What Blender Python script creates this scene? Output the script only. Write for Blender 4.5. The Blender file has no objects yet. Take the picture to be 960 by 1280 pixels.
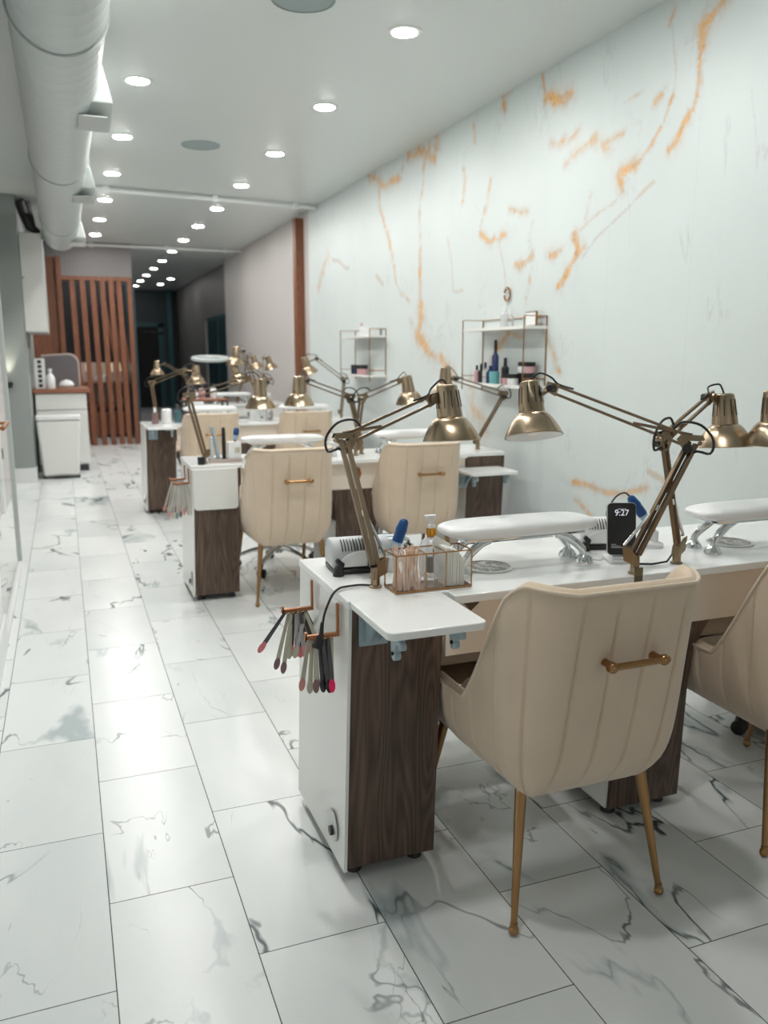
import bpy, math, random
import numpy as np
from mathutils import Vector as V, Matrix
random.seed(7)
PI = math.pi
S = bpy.context.scene
COL = S.collection

# ---------------------------------------------------------------- camera, world, exposure
cam_d = bpy.data.cameras.new('camera'); cam = bpy.data.objects.new('camera', cam_d); COL.objects.link(cam)
yaw, pitch = math.radians(20.9), math.radians(10.77)
cam.location = (0, 0, 1.33)
cam.rotation_euler = (PI/2 - pitch, 0, -yaw)
cam_d.sensor_fit = 'VERTICAL'; cam_d.sensor_height = 32; cam_d.sensor_width = 24
cam_d.lens = 1036/1280*32
cam_d.clip_start = .05; cam_d.clip_end = 100
cam_d.dof.use_dof = True; cam_d.dof.focus_distance = 2.05; cam_d.dof.aperture_fstop = 3.2
S.camera = cam
w = bpy.data.worlds.new('world'); S.world = w; w.use_nodes = True
w.node_tree.nodes['Background'].inputs[0].default_value = (1, .97, .93, 1)
w.node_tree.nodes['Background'].inputs[1].default_value = .55
S.view_settings.view_transform = 'Standard'; S.view_settings.look = 'None'
S.view_settings.gamma = 1; S.view_settings.exposure = 0.0; S.view_settings.use_curve_mapping = False
LAMP_L = 312.0       # radiance of the recessed lights

# ---------------------------------------------------------------- materials
def mat(name, col, rough=.5, metal=0, **k):
    m = bpy.data.materials.new(name); m.use_nodes = True
    b = m.node_tree.nodes['Principled BSDF']
    b.inputs['Base Color'].default_value = (*col, 1); b.inputs['Roughness'].default_value = rough
    b.inputs['Metallic'].default_value = metal
    for a, v in k.items():
        b.inputs[a.replace('_', ' ')].default_value = v
    return m
class N:
    def __init__(s, m): s.t = m.node_tree; s.b = s.t.nodes['Principled BSDF']
    def n(s, typ, ins=None, **props):
        x = s.t.nodes.new(typ)
        for a, v in props.items(): setattr(x, a, v)
        for a, v in (ins or {}).items():
            if isinstance(v, bpy.types.NodeSocket): s.t.links.new(v, x.inputs[a])
            else: x.inputs[a].default_value = v
        return x
    def m(s, op, a, b=0., c=0., clamp=False):
        x = s.n('ShaderNodeMath', {0: a, 1: b, 2: c}, operation=op); x.use_clamp = clamp
        return x.outputs[0]
    def mix(s, f, a, b):
        x = s.n('ShaderNodeMix', data_type='RGBA')
        for i, v in ((0, f), (6, a), (7, b)):
            if isinstance(v, bpy.types.NodeSocket): s.t.links.new(v, x.inputs[i])
            else: x.inputs[i].default_value = v if i == 0 else (*v[:3], 1)
        return x.outputs[2]
    def smooth(s, v, a, b):
        return s.n('ShaderNodeMapRange', {0: v, 1: a, 2: b, 3: 0., 4: 1.}, interpolation_type='SMOOTHSTEP').outputs[0]
    def noise(s, vec, scale, detail=4, rough=.55, dist=0):
        return s.n('ShaderNodeTexNoise', {'Vector': vec, 'Scale': scale, 'Detail': detail, 'Roughness': rough, 'Distortion': dist})
    def out(s, name, sock): s.t.links.new(sock, s.b.inputs[name])
    def bump(s, h, st=.2, d=.01):
        s.out('Normal', s.n('ShaderNodeBump', {'Height': h, 'Strength': st, 'Distance': d}).outputs[0])

M = {}
M['white_gloss'] = mat('white_gloss', (.78, .78, .75), .18)
M['apron'] = mat('white_gloss_beige_reflection', (.90, .81, .71), .2)  # white panel; beige reflection of chair and floor tinted into its colour
M['top'] = mat('white_worktop', (.86, .87, .86), .14)
M['brass'] = mat('antique_brass', (.30, .23, .15), .30, 1)
M['brass_rod'] = mat('brass_rod', (.25, .185, .125), .34, 1)
M['shade_brass'] = mat('brushed_brass', (.40, .31, .215), .24, 1, Anisotropic=.75)
M['gold'] = mat('copper_gold', (.38, .21, .095), .25, 1)
M['leg'] = mat('bronze_leg', (.38, .22, .10), .33, 1)
M['copper'] = mat('copper', (.40, .17, .08), .38, .8)
M['chrome'] = mat('chrome', (.72, .74, .75), .07, 1)
M['steel'] = mat('steel_disc', (.55, .56, .55), .3, 1)
M['black'] = mat('black_plastic', (.012, .012, .013), .4)
M['dark'] = mat('dark_grey', (.05, .05, .055), .5)
M['white'] = mat('white_plastic', (.78, .79, .79), .35)
M['cushion'] = mat('white_vinyl', (.85, .86, .86), .32)
M['inner'] = mat('lamp_inner_white', (.8, .8, .78), .5)
M['blue'] = mat('blue_plastic', (.006, .07, .24), .3)
M['paleblue'] = mat('pale_blue_plastic', (.35, .48, .60), .3)
M['bluegrey'] = mat('blue_grey_plastic', (.33, .42, .46), .45)
M['grey_machine'] = mat('light_grey_plastic', (.55, .57, .58), .4)
M['glass'] = mat('clear_glass', (.90, .94, .93), .03, 0, Alpha=.08, IOR=1.45)
M['bottle'] = mat('translucent_white', (.85, .86, .87), .15, 0, Transmission_Weight=.35)
M['clearp'] = mat('clear_plastic', (.92, .93, .93), .08, 0, Transmission_Weight=.9, IOR=1.3)
M['amber'] = mat('shiny_gold', (.65, .33, .05), .18, 1)
M['stickwood'] = mat('pale_birch', (.82, .60, .46), .6)
M['paper'] = mat('white_paper', (.88, .88, .82), .8)
M['grey_wall'] = mat('grey_paint', (.30, .33, .32), .6)
M['trimwhite'] = mat('white_trim', (.75, .77, .76), .4)
M['duct'] = mat('white_duct', (.50, .54, .53), .33)
M['speaker'] = mat('grey_grille', (.30, .36, .36), .6)
M['teal'] = mat('dim_end_teal', (.022, .050, .060), .35)
M['tealglass'] = mat('teal_glass', (.05, .13, .15), .15)
M['pale_wall'] = mat('warm_white_paint', (.56, .53, .51), .45)
M['dimwall'] = mat('dim_grey_mauve', (.20, .19, .19), .5)
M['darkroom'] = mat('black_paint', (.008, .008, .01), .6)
M['pinkwall'] = mat('blush_paint', (.60, .50, .46), .6)
M['navy'] = mat('navy_plastic', (.02, .04, .12), .25)
M['cyan'] = mat('turquoise_plastic', (.15, .42, .45), .3)
M['pink'] = mat('pink_plastic', (.55, .33, .35), .35)
M['counter_wood'] = mat('red_brown_counter', (.28, .11, .06), .35)
M['board'] = mat('grey_felt', (.15, .14, .15), .8)
M['rim'] = mat('pale_oak', (.50, .42, .38), .6)
for nm, c in dict(tip_pink=(.75, .22, .25), tip_nude=(.60, .27, .26), tip_mauve=(.22, .13, .13), tip_hot=(.85, .01, .12),
                  tip_black=(.02, .015, .02), tip_teal=(.20, .28, .28), stick_cream=(.50, .48, .38), stick_dark=(.08, .075, .08),
                  stick_grey=(.42, .40, .42)).items(): M[nm] = mat(nm, c, .25)
def emis(name, col, st):
    m = mat(name, (0, 0, 0), .5); b = m.node_tree.nodes['Principled BSDF']
    b.inputs['Emission Color'].default_value = (*col, 1); b.inputs['Emission Strength'].default_value = st; return m
M['led'] = emis('led_disc', (1, .985, .955), LAMP_L)
M['led_far'] = emis('led_disc_far', (1, .98, .95), 60)
M['warm'] = emis('warm_lamp', (1, .75, .5), .7)
M['screen_glow'] = emis('screen_digits', (.9, .95, 1), .8)
M['bulb'] = mat('frosted_bulb', (.75, .72, .68), .4)

def mk_wood(name, c0, c1, axis='z'):
    m = mat(name, c0, .42); n = N(m)
    tc = n.n('ShaderNodeTexCoord').outputs['Object']
    mp = n.n('ShaderNodeMapping', {'Vector': tc, 'Scale': (1, 1, .10) if axis == 'z' else (.10, 1, 1)}).outputs[0]
    w1 = n.noise(mp, 7, 2).outputs[0]
    rings = n.m('FRACT', n.m('MULTIPLY', w1, 22.))
    rings = n.m('ABSOLUTE', n.m('SUBTRACT', rings, .5))
    mp2 = n.n('ShaderNodeMapping', {'Vector': tc, 'Scale': (1, 1, .02) if axis == 'z' else (.02, 1, 1)}).outputs[0]
    fine = n.noise(mp2, 240, 3).outputs[0]
    band = n.noise(mp2, 34, 2).outputs[0]
    f = n.m('ADD', n.m('MULTIPLY', rings, .55), n.m('ADD', n.m('MULTIPLY', fine, .5), n.m('MULTIPLY', band, .7)))
    f = n.smooth(f, .45, 1.15)
    n.out('Base Color', n.mix(f, c0, c1)); n.bump(fine, .06, .001)
    return m
M['wood'] = mk_wood('walnut_laminate', (.050, .030, .020), (.165, .106, .076))
M['slatwood'] = mk_wood('red_brown_wood', (.15, .052, .024), (.28, .10, .044))

def mk_fabric(name, col):
    m = mat(name, col, .78, 0, Sheen_Weight=.35, Sheen_Roughness=.4); n = N(m)
    tc = n.n('ShaderNodeTexCoord').outputs['Object']
    a = n.noise(tc, 14, 4).outputs[0]; b = n.noise(tc, 900, 2).outputs[0]
    f = n.m('ADD', n.m('MULTIPLY', a, .7), n.m('MULTIPLY', b, .3))
    n.out('Base Color', n.mix(f, tuple(c*.9 for c in col), tuple(min(1, c*1.08) for c in col)))
    n.bump(b, .15, .001); return m
M['velvet'] = mk_fabric('beige_velvet', (.68, .545, .41))
M['piping'] = mk_fabric('beige_velvet_piping', (.70, .58, .45))

# floor: large marble tiles in running bond
TW, TL = .3062, .634
def mk_floor():
    m = mat('marble_tile', (.8, .8, .8), .3); n = N(m)
    p = n.n('ShaderNodeNewGeometry').outputs['Position']
    sx = n.n('ShaderNodeSeparateXYZ', {0: p}); x, y = sx.outputs[0], sx.outputs[1]
    cx = n.m('DIVIDE', n.m('SUBTRACT', x, .0193), TW); ci = n.m('FLOOR', cx)
    par = n.m('ABSOLUTE', n.m('MODULO', ci, 2.))
    off = n.m('MULTIPLY', par, -.303)                     # odd columns start .303 earlier
    cy = n.m('DIVIDE', n.m('SUBTRACT', y, n.m('ADD', off, 1.946)), TL); ri = n.m('FLOOR', cy)
    fx, fy = n.m('FRACT', cx), n.m('FRACT', cy)
    ex = n.m('MULTIPLY', n.m('MINIMUM', fx, n.m('SUBTRACT', 1., fx)), TW)
    ey = n.m('MULTIPLY', n.m('MINIMUM', fy, n.m('SUBTRACT', 1., fy)), TL)
    grout = n.m('LESS_THAN', n.m('MINIMUM', ex, ey), .0013)
    wn = n.n('ShaderNodeTexWhiteNoise', {'Vector': n.n('ShaderNodeCombineXYZ', {0: ci, 1: ri}).outputs[0]}, noise_dimensions='2D')
    sh = n.n('ShaderNodeVectorMath', {0: wn.outputs['Color'], 1: (37., 29., 41.)}, operation='MULTIPLY').outputs[0]
    q = n.n('ShaderNodeVectorMath', {0: p, 1: sh}, operation='ADD').outputs[0]
    q = n.n('ShaderNodeMapping', {'Vector': q, 'Rotation': (0, 0, -.95), 'Scale': (1, .42, 1)}).outputs[0]
    def veins(scale, width, dist, gate_scale, g0, g1, seed):
        v = n.n('ShaderNodeVectorMath', {0: q, 1: (seed, seed*2.3, 0)}, operation='ADD').outputs[0]
        a = n.noise(v, scale, 5, .52, dist).outputs[0]
        d = n.m('ABSOLUTE', n.m('SUBTRACT', a, .5))
        g = n.smooth(n.noise(v, gate_scale, 2).outputs[0], g0, g1)
        wdt = n.m('MULTIPLY', g, width)
        return n.m('MULTIPLY', n.m('SUBTRACT', 1., n.n('ShaderNodeMapRange', {0: n.m('DIVIDE', d, n.m('ADD', wdt, .0005)), 1: .25, 2: 1., 3: 0., 4: 1.}).outputs[0]), g)
    v1 = veins(1.7, .0085, .5, 2.4, .45, .62, 3.1)
    v2 = veins(3.4, .006, .6, 3.5, .50, .68, 17.7)
    v4 = veins(1.7, .030, .5, 3.0, .50, .68, 3.1)
    c = n.mix(n.smooth(n.noise(q, 1.6, 5).outputs[0], .35, .75), (.80, .825, .82), (.66, .70, .70))
    c = n.mix(n.m('MULTIPLY', v4, .75), c, (.36, .44, .46))
    c = n.mix(n.m('MULTIPLY', v2, .7), c, (.22, .25, .26))
    c = n.mix(n.m('MULTIPLY', v1, .95), c, (.05, .07, .08))
    c = n.mix(grout, c, (.055, .06, .06))
    n.out('Base Color', c)
    n.out('Roughness', n.m('ADD', .27, n.m('MULTIPLY', grout, .5)))
    return m
M['floor'] = mk_floor()

def mk_marble_wall():
    m = mat('gold_veined_marble_wallpaper', (.7, .74, .73), .42); n = N(m)
    p = n.n('ShaderNodeNewGeometry').outputs['Position']
    at = n.n('ShaderNodeAttribute', attribute_name='vein').outputs['Fac']
    ag = n.n('ShaderNodeAttribute', attribute_name='greyvein').outputs['Fac']
    a = n.noise(p, 14, 6, .65, .6).outputs[0]
    f = n.m('ADD', at, n.m('MULTIPLY', n.m('SUBTRACT', a, .5), 1.9))
    core = n.m('MULTIPLY', n.smooth(f, .30, 1.15), n.smooth(at, .02, .25))
    g = n.m('MULTIPLY', n.smooth(n.m('ADD', ag, n.m('SUBTRACT', a, .5)), .2, .8), n.smooth(ag, .02, .2))
    big = n.noise(p, 1.1, 5).outputs[0]
    d = n.m('ABSOLUTE', n.m('SUBTRACT', n.noise(n.n('ShaderNodeMapping', {'Vector': p, 'Rotation': (.5, 0, 0), 'Scale': (1, 1.5, .6)}).outputs[0], 1.7, 8, .6, .5).outputs[0], .5))
    faint = n.m('MULTIPLY', n.m('SUBTRACT', 1., n.smooth(d, .0, .012)), n.smooth(n.noise(p, 2.3, 2).outputs[0], .5, .65))
    c = n.mix(n.smooth(big, .3, .7), (.62, .675, .67), (.66, .715, .71))
    c = n.mix(n.m('MULTIPLY', faint, .28), c, (.35, .36, .36))
    c = n.mix(n.m('MULTIPLY', g, .5), c, (.42, .36, .32))
    hue = n.mix(n.smooth(n.noise(p, 9, 3).outputs[0], .4, .62), (.74, .37, .075), (.60, .42, .25))
    hue = n.mix(n.m('MULTIPLY', n.smooth(n.noise(p, 38, 4).outputs[0], .52, .66), .6), hue, (.45, .22, .08))
    halo = n.m('MULTIPLY', n.smooth(ag, .05, .6), n.smooth(n.noise(p, 7, 4).outputs[0], .42, .6))
    c = n.mix(n.m('MULTIPLY', halo, .30), c, (.66, .50, .33))
    c = n.mix(n.m('MULTIPLY', core, .92), c, hue)
    # paper seams
    sy = n.n('ShaderNodeSeparateXYZ', {0: p}).outputs[1]
    fr = n.m('FRACT', n.m('DIVIDE', sy, .62))
    c = n.mix(n.m('MULTIPLY', n.m('LESS_THAN', fr, .005), .25), c, (.45, .48, .48))
    n.out('Base Color', c); return m
M['marble'] = mk_marble_wall()
M['ceil'] = mat('ceiling_paint', (.66, .70, .68), .34)
def mk_perf():
    m = mat('perforated_steel', (.6, .6, .6), .35, .35); n = N(m)
    tc = n.n('ShaderNodeTexCoord').outputs['Object']
    v = n.n('ShaderNodeTexVoronoi', {'Vector': tc, 'Scale': 130.}).outputs['Distance']
    q = n.smooth(n.noise(tc, 45, 4).outputs[0], .42, .58)
    c = n.mix(q, (.16, .14, .12), (.50, .49, .46))  # brown-grey mottle paints in the blotchy reflection on the disc
    n.out('Base Color', n.mix(n.smooth(v, .25, .4), (.05, .045, .04), c)); return m
M['perf'] = mk_perf()

# ---------------------------------------------------------------- mesh builder
class MB:
    def __init__(s): s.v = []; s.f = []; s.fm = []; s.cur = 0
    def add(s, vs, fs):
        o = len(s.v); s.v += [tuple(v) for v in vs]; s.f += [tuple(i+o for i in f) for f in fs]; s.fm += [s.cur]*len(fs); return s
    def box(s, a, b, R=None, c=None):
        x0, y0, z0 = a; x1, y1, z1 = b
        vs = [V((x, y, z)) for z in (z0, z1) for y in (y0, y1) for x in (x0, x1)]
        if R is not None:
            c = V(c) if c is not None else sum(vs, V())/8
            vs = [R @ (v-c) + c for v in vs]
        return s.add(vs, [(0, 2, 3, 1), (4, 5, 7, 6), (0, 1, 5, 4), (2, 6, 7, 3), (0, 4, 6, 2), (1, 3, 7, 5)])
    def rod(s, p0, p1, r0, r1=None, n=12, caps=True, rot=0, flat=1):
        r1 = r0 if r1 is None else r1; p0, p1 = V(p0), V(p1); d = (p1-p0).normalized()
        a = d.orthogonal().normalized() if abs(d.z) > .999 else V((0, 0, 1)).cross(d).normalized()
        b = d.cross(a); vs = []
        for p, r in ((p0, r0), (p1, r1)):
            for i in range(n):
                t = 2*PI*i/n + rot; vs.append(p + a*math.cos(t)*r*flat + b*math.sin(t)*r)
        fs = [(i, (i+1) % n, n+(i+1) % n, n+i) for i in range(n)]
        if caps: fs += [tuple(range(n-1, -1, -1)), tuple(range(n, 2*n))]
        return s.add(vs, fs)
    def bar(s, p0, p1, wd): return s.rod(p0, p1, wd*.7071, n=4, rot=PI/4)
    def tube(s, pts, r, n=8, sm=0):
        pts = [V(p) for p in pts]
        if sm:
            q = [pts[0]] + pts + [pts[-1]]; out = []
            for i in range(1, len(q)-2):
                a, b, c, d = q[i-1:i+3]
                for k in range(sm):
                    u = k/sm; out.append(.5*((2*b)+(c-a)*u+(2*a-5*b+4*c-d)*u*u+(3*b-a-3*c+d)*u**3))
            pts = out + [pts[-1]]
        vs = []; k = len(pts); prev = None
        for i, p in enumerate(pts):
            d = (pts[min(i+1, k-1)] - pts[max(i-1, 0)]).normalized()
            a = d.orthogonal().normalized() if prev is None else (prev - d*prev.dot(d)).normalized()
            prev = a; b = d.cross(a); rr = r[i] if isinstance(r, (list, tuple)) else r
            for j in range(n):
                t = 2*PI*j/n; vs.append(p + (a*math.cos(t) + b*math.sin(t))*rr)
        fs = [(i*n+j, i*n+(j+1) % n, (i+1)*n+(j+1) % n, (i+1)*n+j) for i in range(k-1) for j in range(n)]
        fs += [tuple(range(n-1, -1, -1)), tuple(range((k-1)*n, k*n))]
        return s.add(vs, fs)
    def lathe(s, prof, c, axis=(0, 0, 1), n=32, sx=1, sy=1, cap=True, ring=False):
        d = V(axis).normalized(); a = V((1, 0, 0)) if abs(d.z) > .99 else V((0, 0, 1)).cross(d).normalized(); b = d.cross(a); c = V(c); vs = []
        for r, h in prof:
            for j in range(n):
                t = 2*PI*j/n; vs.append(c + d*h + a*math.cos(t)*r*sx + b*math.sin(t)*r*sy)
        k = len(prof)
        fs = [(i*n+j, i*n+(j+1) % n, (i+1)*n+(j+1) % n, (i+1)*n+j) for i in range(k-1) for j in range(n)]
        if ring: fs += [((k-1)*n+j, (k-1)*n+(j+1) % n, (j+1) % n, j) for j in range(n)]; cap = False
        if cap and prof[0][0] > 1e-6: fs.append(tuple(range(n-1, -1, -1)))
        if cap and prof[-1][0] > 1e-6: fs.append(tuple(range((k-1)*n, k*n)))
        return s.add(vs, fs)
    def prism(s, pts, o, ux, uy, un):      # outline pts (2d) in plane ux,uy, extruded along un (vector with length)
        o, ux, uy, un = V(o), V(ux), V(uy), V(un); k = len(pts)
        vs = [o+ux*a+uy*b for a, b in pts] + [o+ux*a+uy*b+un for a, b in pts]
        return s.add(vs, [(i, (i+1) % k, k+(i+1) % k, k+i) for i in range(k)] + [tuple(range(k-1, -1, -1)), tuple(range(k, 2*k))])
    def sphere(s, c, r, n=14, sc=(1, 1, 1)):
        vs = []; fs = []; c = V(c); h = n//2
        for i in range(h+1):
            ph = PI*i/h
            for j in range(n):
                t = 2*PI*j/n; vs.append(c + V((math.sin(ph)*math.cos(t)*r*sc[0], math.sin(ph)*math.sin(t)*r*sc[1], math.cos(ph)*r*sc[2])))
        fs = [(i*n+j, (i+1)*n+j, (i+1)*n+(j+1) % n, i*n+(j+1) % n) for i in range(h) for j in range(n)]
        return s.add(vs, fs)
    def build(s, name, m, parent=None, bevel=0, flat=False, subd=0, loc=None, angle=35):
        me = bpy.data.meshes.new(name); me.from_pydata(s.v, [], s.f)
        import bmesh
        bm = bmesh.new(); bm.from_mesh(me); bmesh.ops.remove_doubles(bm, verts=bm.verts, dist=1e-6)
        bmesh.ops.dissolve_degenerate(bm, edges=bm.edges, dist=1e-6)
        bmesh.ops.recalc_face_normals(bm, faces=bm.faces); bm.to_mesh(me); bm.free()
        for mm in (m if isinstance(m, (list, tuple)) else [m]): me.materials.append(M[mm])
        if isinstance(m, (list, tuple)) and len(me.polygons) == len(s.fm):
            for p, k in zip(me.polygons, s.fm): p.material_index = k
        if not flat:
            me.shade_smooth(); me.set_sharp_from_angle(angle=math.radians(angle))
        o = bpy.data.objects.new(name, me); COL.objects.link(o)
        if loc is not None: o.location = loc
        if parent is not None: o.parent = parent
        if bevel:
            b = o.modifiers.new('bevel', 'BEVEL'); b.width = bevel; b.segments = 3; b.limit_method = 'ANGLE'; b.angle_limit = math.radians(40)
            b.harden_normals = False
        if subd:
            b = o.modifiers.new('sub', 'SUBSURF'); b.levels = subd; b.render_levels = subd
        return o
def rrect(x0, y0, x1, y1, r, n=5, corners=(1, 1, 1, 1)):
    pts = []
    for k, (cx, cy, a) in enumerate(((x1-r, y1-r, 0), (x0+r, y1-r, PI/2), (x0+r, y0+r, PI), (x1-r, y0+r, 1.5*PI))):
        if corners[k]:
            for i in range(n+1):
                t = a + PI/2*i/n; pts.append((cx+r*math.cos(t), cy+r*math.sin(t)))
        else:
            pts.append(((x1, y1), (x0, y1), (x0, y0), (x1, y0))[k])
    return pts
def slab(x0, y0, x1, y1, z0, z1, r, corners=(1, 1, 1, 1)):
    return MB().prism(rrect(x0, y0, x1, y1, r, 6, corners), (0, 0, z0), (1, 0, 0), (0, 1, 0), (0, 0, z1-z0))
def tag(o, label, cat, group=None):
    o['label'] = label; o['category'] = cat
    if group: o['group'] = group
    return o
def thing(name, label, cat, loc, rz=0, group=None):
    o = bpy.data.objects.new(name, None); COL.objects.link(o); o.location = loc; o.rotation_euler = (0, 0, rz); o.empty_display_size = .05
    return tag(o, label, cat, group)
def struct(o): o['kind'] = 'structure'; return o
def dup(root, loc, rz=0, label=None, group=None):
    r = root.copy(); COL.objects.link(r); r.location = loc; r.rotation_euler = (0, 0, rz)
    if label: r['label'] = label
    if group: r['group'] = group
    for ch in [o for o in ALL() if o.parent == root]:
        c = ch.copy(); COL.objects.link(c); c.parent = r
        for g in [o for o in ALL() if o.parent == ch]:
            d = g.copy(); COL.objects.link(d); d.parent = c
    return r
def ALL(): return list(bpy.data.objects)
def at_origin(root, pts): return [V(p)-root.location for p in pts]

# ---------------------------------------------------------------- room shell
XR, XL, ZC = 2.65, -.34, 2.9
struct(MB().box((-1.2, -3, -.05), (4.2, 23, 0)).build('floor', 'floor', flat=True))
struct(MB().box((-1.2, -3, ZC), (4.2, 23, ZC+.05)).build('ceiling', 'ceil', flat=True))
VEINS = [
([(3.0,2.76),(3.1,2.71),(3.1,2.63)],0.018,1),
([(3.1,2.63),(3.12,2.54),(3.12,2.42),(3.16,2.35)],0.009,1),
([(3.12,2.4),(3.18,2.33),(3.2,2.28),(3.26,2.24)],0.012,1),
([(3.35,2.83),(3.38,2.77)],0.008,0.9),
([(3.35,2.77),(3.28,2.59),(3.29,2.49)],0.004,0.3),
([(3.29,2.49),(3.34,2.36),(3.42,2.27),(3.52,2.22),(3.65,2.2)],0.008,0.9),
([(3.54,2.22),(3.69,2.22),(3.64,2.13)],0.015,1),
([(3.37,2.5),(3.45,2.46)],0.011,0.6),
([(3.55,2.54),(3.7,2.54)],0.007,0.3),
([(4.41,2.86),(4.38,2.72)],0.008,0.8),
([(4.38,2.72),(4.18,2.73),(4.13,2.73)],0.02,1),
([(4.23,2.72),(4.33,2.69)],0.017,0.9),
([(4.74,2.9),(4.86,2.89),(4.83,2.79)],0.013,0.8),
([(4.03,2.52),(4.14,2.51),(4.29,2.48)],0.013,0.65),
([(4.16,2.38),(4.02,2.42),(3.89,2.43),(3.8,2.34)],0.014,0.6),
([(3.7,2.4),(3.8,2.38)],0.009,0.5),
([(5.82,2.87),(5.86,2.73),(6.17,2.86),(6.41,2.87)],0.025,0.8),
([(5.95,2.84),(6.08,2.72)],0.02,0.8),
([(7.31,2.88),(6.95,2.75),(6.56,2.72)],0.023,0.85),
([(6.51,2.86),(6.51,2.71)],0.012,0.6),
([(7.12,2.79),(7.06,2.58),(6.83,2.31),(6.72,2.1)],0.015,0.85),
([(6.72,2.1),(6.55,1.81),(6.4,1.76)],0.01,0.5),
([(6.08,2.7),(6.16,2.44),(6.17,2.12)],0.009,0.6),
([(6.17,2.12),(6.15,1.79),(6.15,1.6)],0.012,0.8),
([(6.15,1.68),(6.19,1.46),(5.95,1.34)],0.035,0.95),
([(5.95,1.34),(5.73,1.27),(5.52,1.2)],0.027,0.7),
([(6.39,1.61),(6.14,1.45)],0.01,0.5),
([(5.32,2.84),(5.28,2.7)],0.008,0.6),
([(5.45,2.58),(5.42,2.37)],0.01,0.7),
([(4.99,2.43),(5.02,2.29),(5.11,2.15)],0.01,0.65),
([(5.11,2.12),(4.97,2.05),(4.78,2.05)],0.015,0.85),
([(4.68,1.88),(4.48,1.88)],0.015,0.75),
([(4.73,2.2),(4.58,2.17)],0.011,0.6),
([(4.06,1.99),(4.0,1.91),(4.07,1.82),(4.18,1.74)],0.018,1.1),
([(4.03,1.88),(3.94,1.9)],0.01,0.9),
([(4.3,1.88),(4.2,1.93)],0.015,1.0),
([(3.95,2.05),(3.91,2.16)],0.005,0.5),
([(3.99,2.0),(3.7,2.08),(3.59,2.17)],0.005,0.3),
([(3.95,1.85),(3.81,1.93),(3.65,2.0),(3.37,2.11)],0.005,0.35),
([(8.56,2.33),(8.84,2.11),(8.93,2.04)],0.026,0.6),
([(8.4,2.31),(7.93,2.17)],0.012,0.4),
([(5.63,2.16),(5.54,1.81),(5.38,1.77)],0.009,0.3),
([(7.13,2.02),(6.95,1.96)],0.016,0.4),
([(4.48,1.82),(4.53,1.68),(4.55,1.6)],0.009,0.5),
([(4.29,1.45),(4.21,1.37),(4.15,1.26)],0.01,0.5),
([(4.84,2.03),(4.83,1.73)],0.006,0.3),
([(4.75,1.46),(4.87,1.37),(4.97,1.29)],0.021,0.85),
([(4.75,1.46),(4.54,1.44)],0.011,0.5),
([(3.96,0.63),(3.73,0.61),(3.55,0.61),(3.36,0.67)],0.011,0.8),
([(3.95,0.53),(3.79,0.46),(3.64,0.41)],0.011,0.7),
([(5.26,1.13),(5.22,0.96),(5.09,0.88),(5.01,0.8)],0.024,0.6),
([(3.37,0.76),(3.19,0.74),(3.06,0.61)],0.01,0.4)
]
def marble_wall():
    ys = np.concatenate([np.linspace(-3, 2.38, 12), np.arange(2.4, 9.301, .0125)]); zs = np.linspace(0, ZC, 232)
    Y, Z = np.meshgrid(ys, zs, indexing='ij'); P = np.stack([Y.ravel(), Z.ravel()], 1)
    rg = np.random.RandomState(5)
    warp = np.zeros_like(P)
    for k in range(14):
        fr = rg.uniform(3, 22, 2); ph = rg.uniform(0, 6.28, 2)
        warp[:, 0] += .10/(fr[0])*np.sin(fr[0]*P[:, 1] + ph[0] + 2*np.sin(fr[1]*.3*P[:, 0])); warp[:, 1] += .10/(fr[1])*np.sin(fr[1]*P[:, 0] + ph[1])
    Q = P + warp*.6
    a = np.zeros(len(P)); g = np.zeros(len(P))
    for pts, wd, st in VEINS:
        wd = max(wd*1.3, .009)
        for p0, p1 in zip(pts[:-1], pts[1:]):
            p0 = np.array(p0); p1 = np.array(p1); d = p1-p0; L = d@d
            t = np.clip(((Q-p0)@d)/L, 0, 1); D = np.linalg.norm(Q-(p0+t[:, None]*d), axis=1)
            e = np.exp(-(D/(wd*1.5))**2)
            if st <= .4: g = np.maximum(g, e*st*2)
            else: a = np.maximum(a, e*(.25+.75*st)); g = np.maximum(g, .5*np.exp(-(D/(wd*3.4))**2))
    ny, nz = len(ys), len(zs)
    vs = [(XR, p[0], p[1]) for p in P.tolist()]
    fs = [(i*nz+j, i*nz+j+1, (i+1)*nz+j+1, (i+1)*nz+j) for i in range(ny-1) for j in range(nz-1)]
    me = bpy.data.meshes.new('wall_right'); me.from_pydata(vs, [], fs); me.materials.append(M['marble'])
    for nm, arr in (('vein', a), ('greyvein', g)):
        at = me.attributes.new(nm, 'FLOAT', 'POINT'); at.data.foreach_set('value', arr.astype(np.float32))
    o = bpy.data.objects.new('wall_right', me); COL.objects.link(o); struct(o)
    m = MB().box((XR+.001, -3, 0), (XR+.12, 9.3, ZC)); struct(m.build('wall_right_backing', 'grey_wall', flat=True))
marble_wall()
struct(MB().box((XR, 9.3, 0), (XR+.12, 14.5, ZC)).build('wall_right_far', 'pale_wall', flat=True))
struct(MB().box((XR+.12, 14.5, 0), (XR+.25, 16.6, ZC)).box((XR+.12, 16.6, 0), (XR+.25, 17.5, .74)).box((XR+.12, 16.6, 2.0), (XR+.25, 17.5, ZC)).box((XR+.12, 17.5, 0), (XR+.25, 22.2, ZC)).build('wall_right_end', 'dimwall', flat=True))  # pale wall tone darkened to stand in for the unlit far stretch
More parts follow.
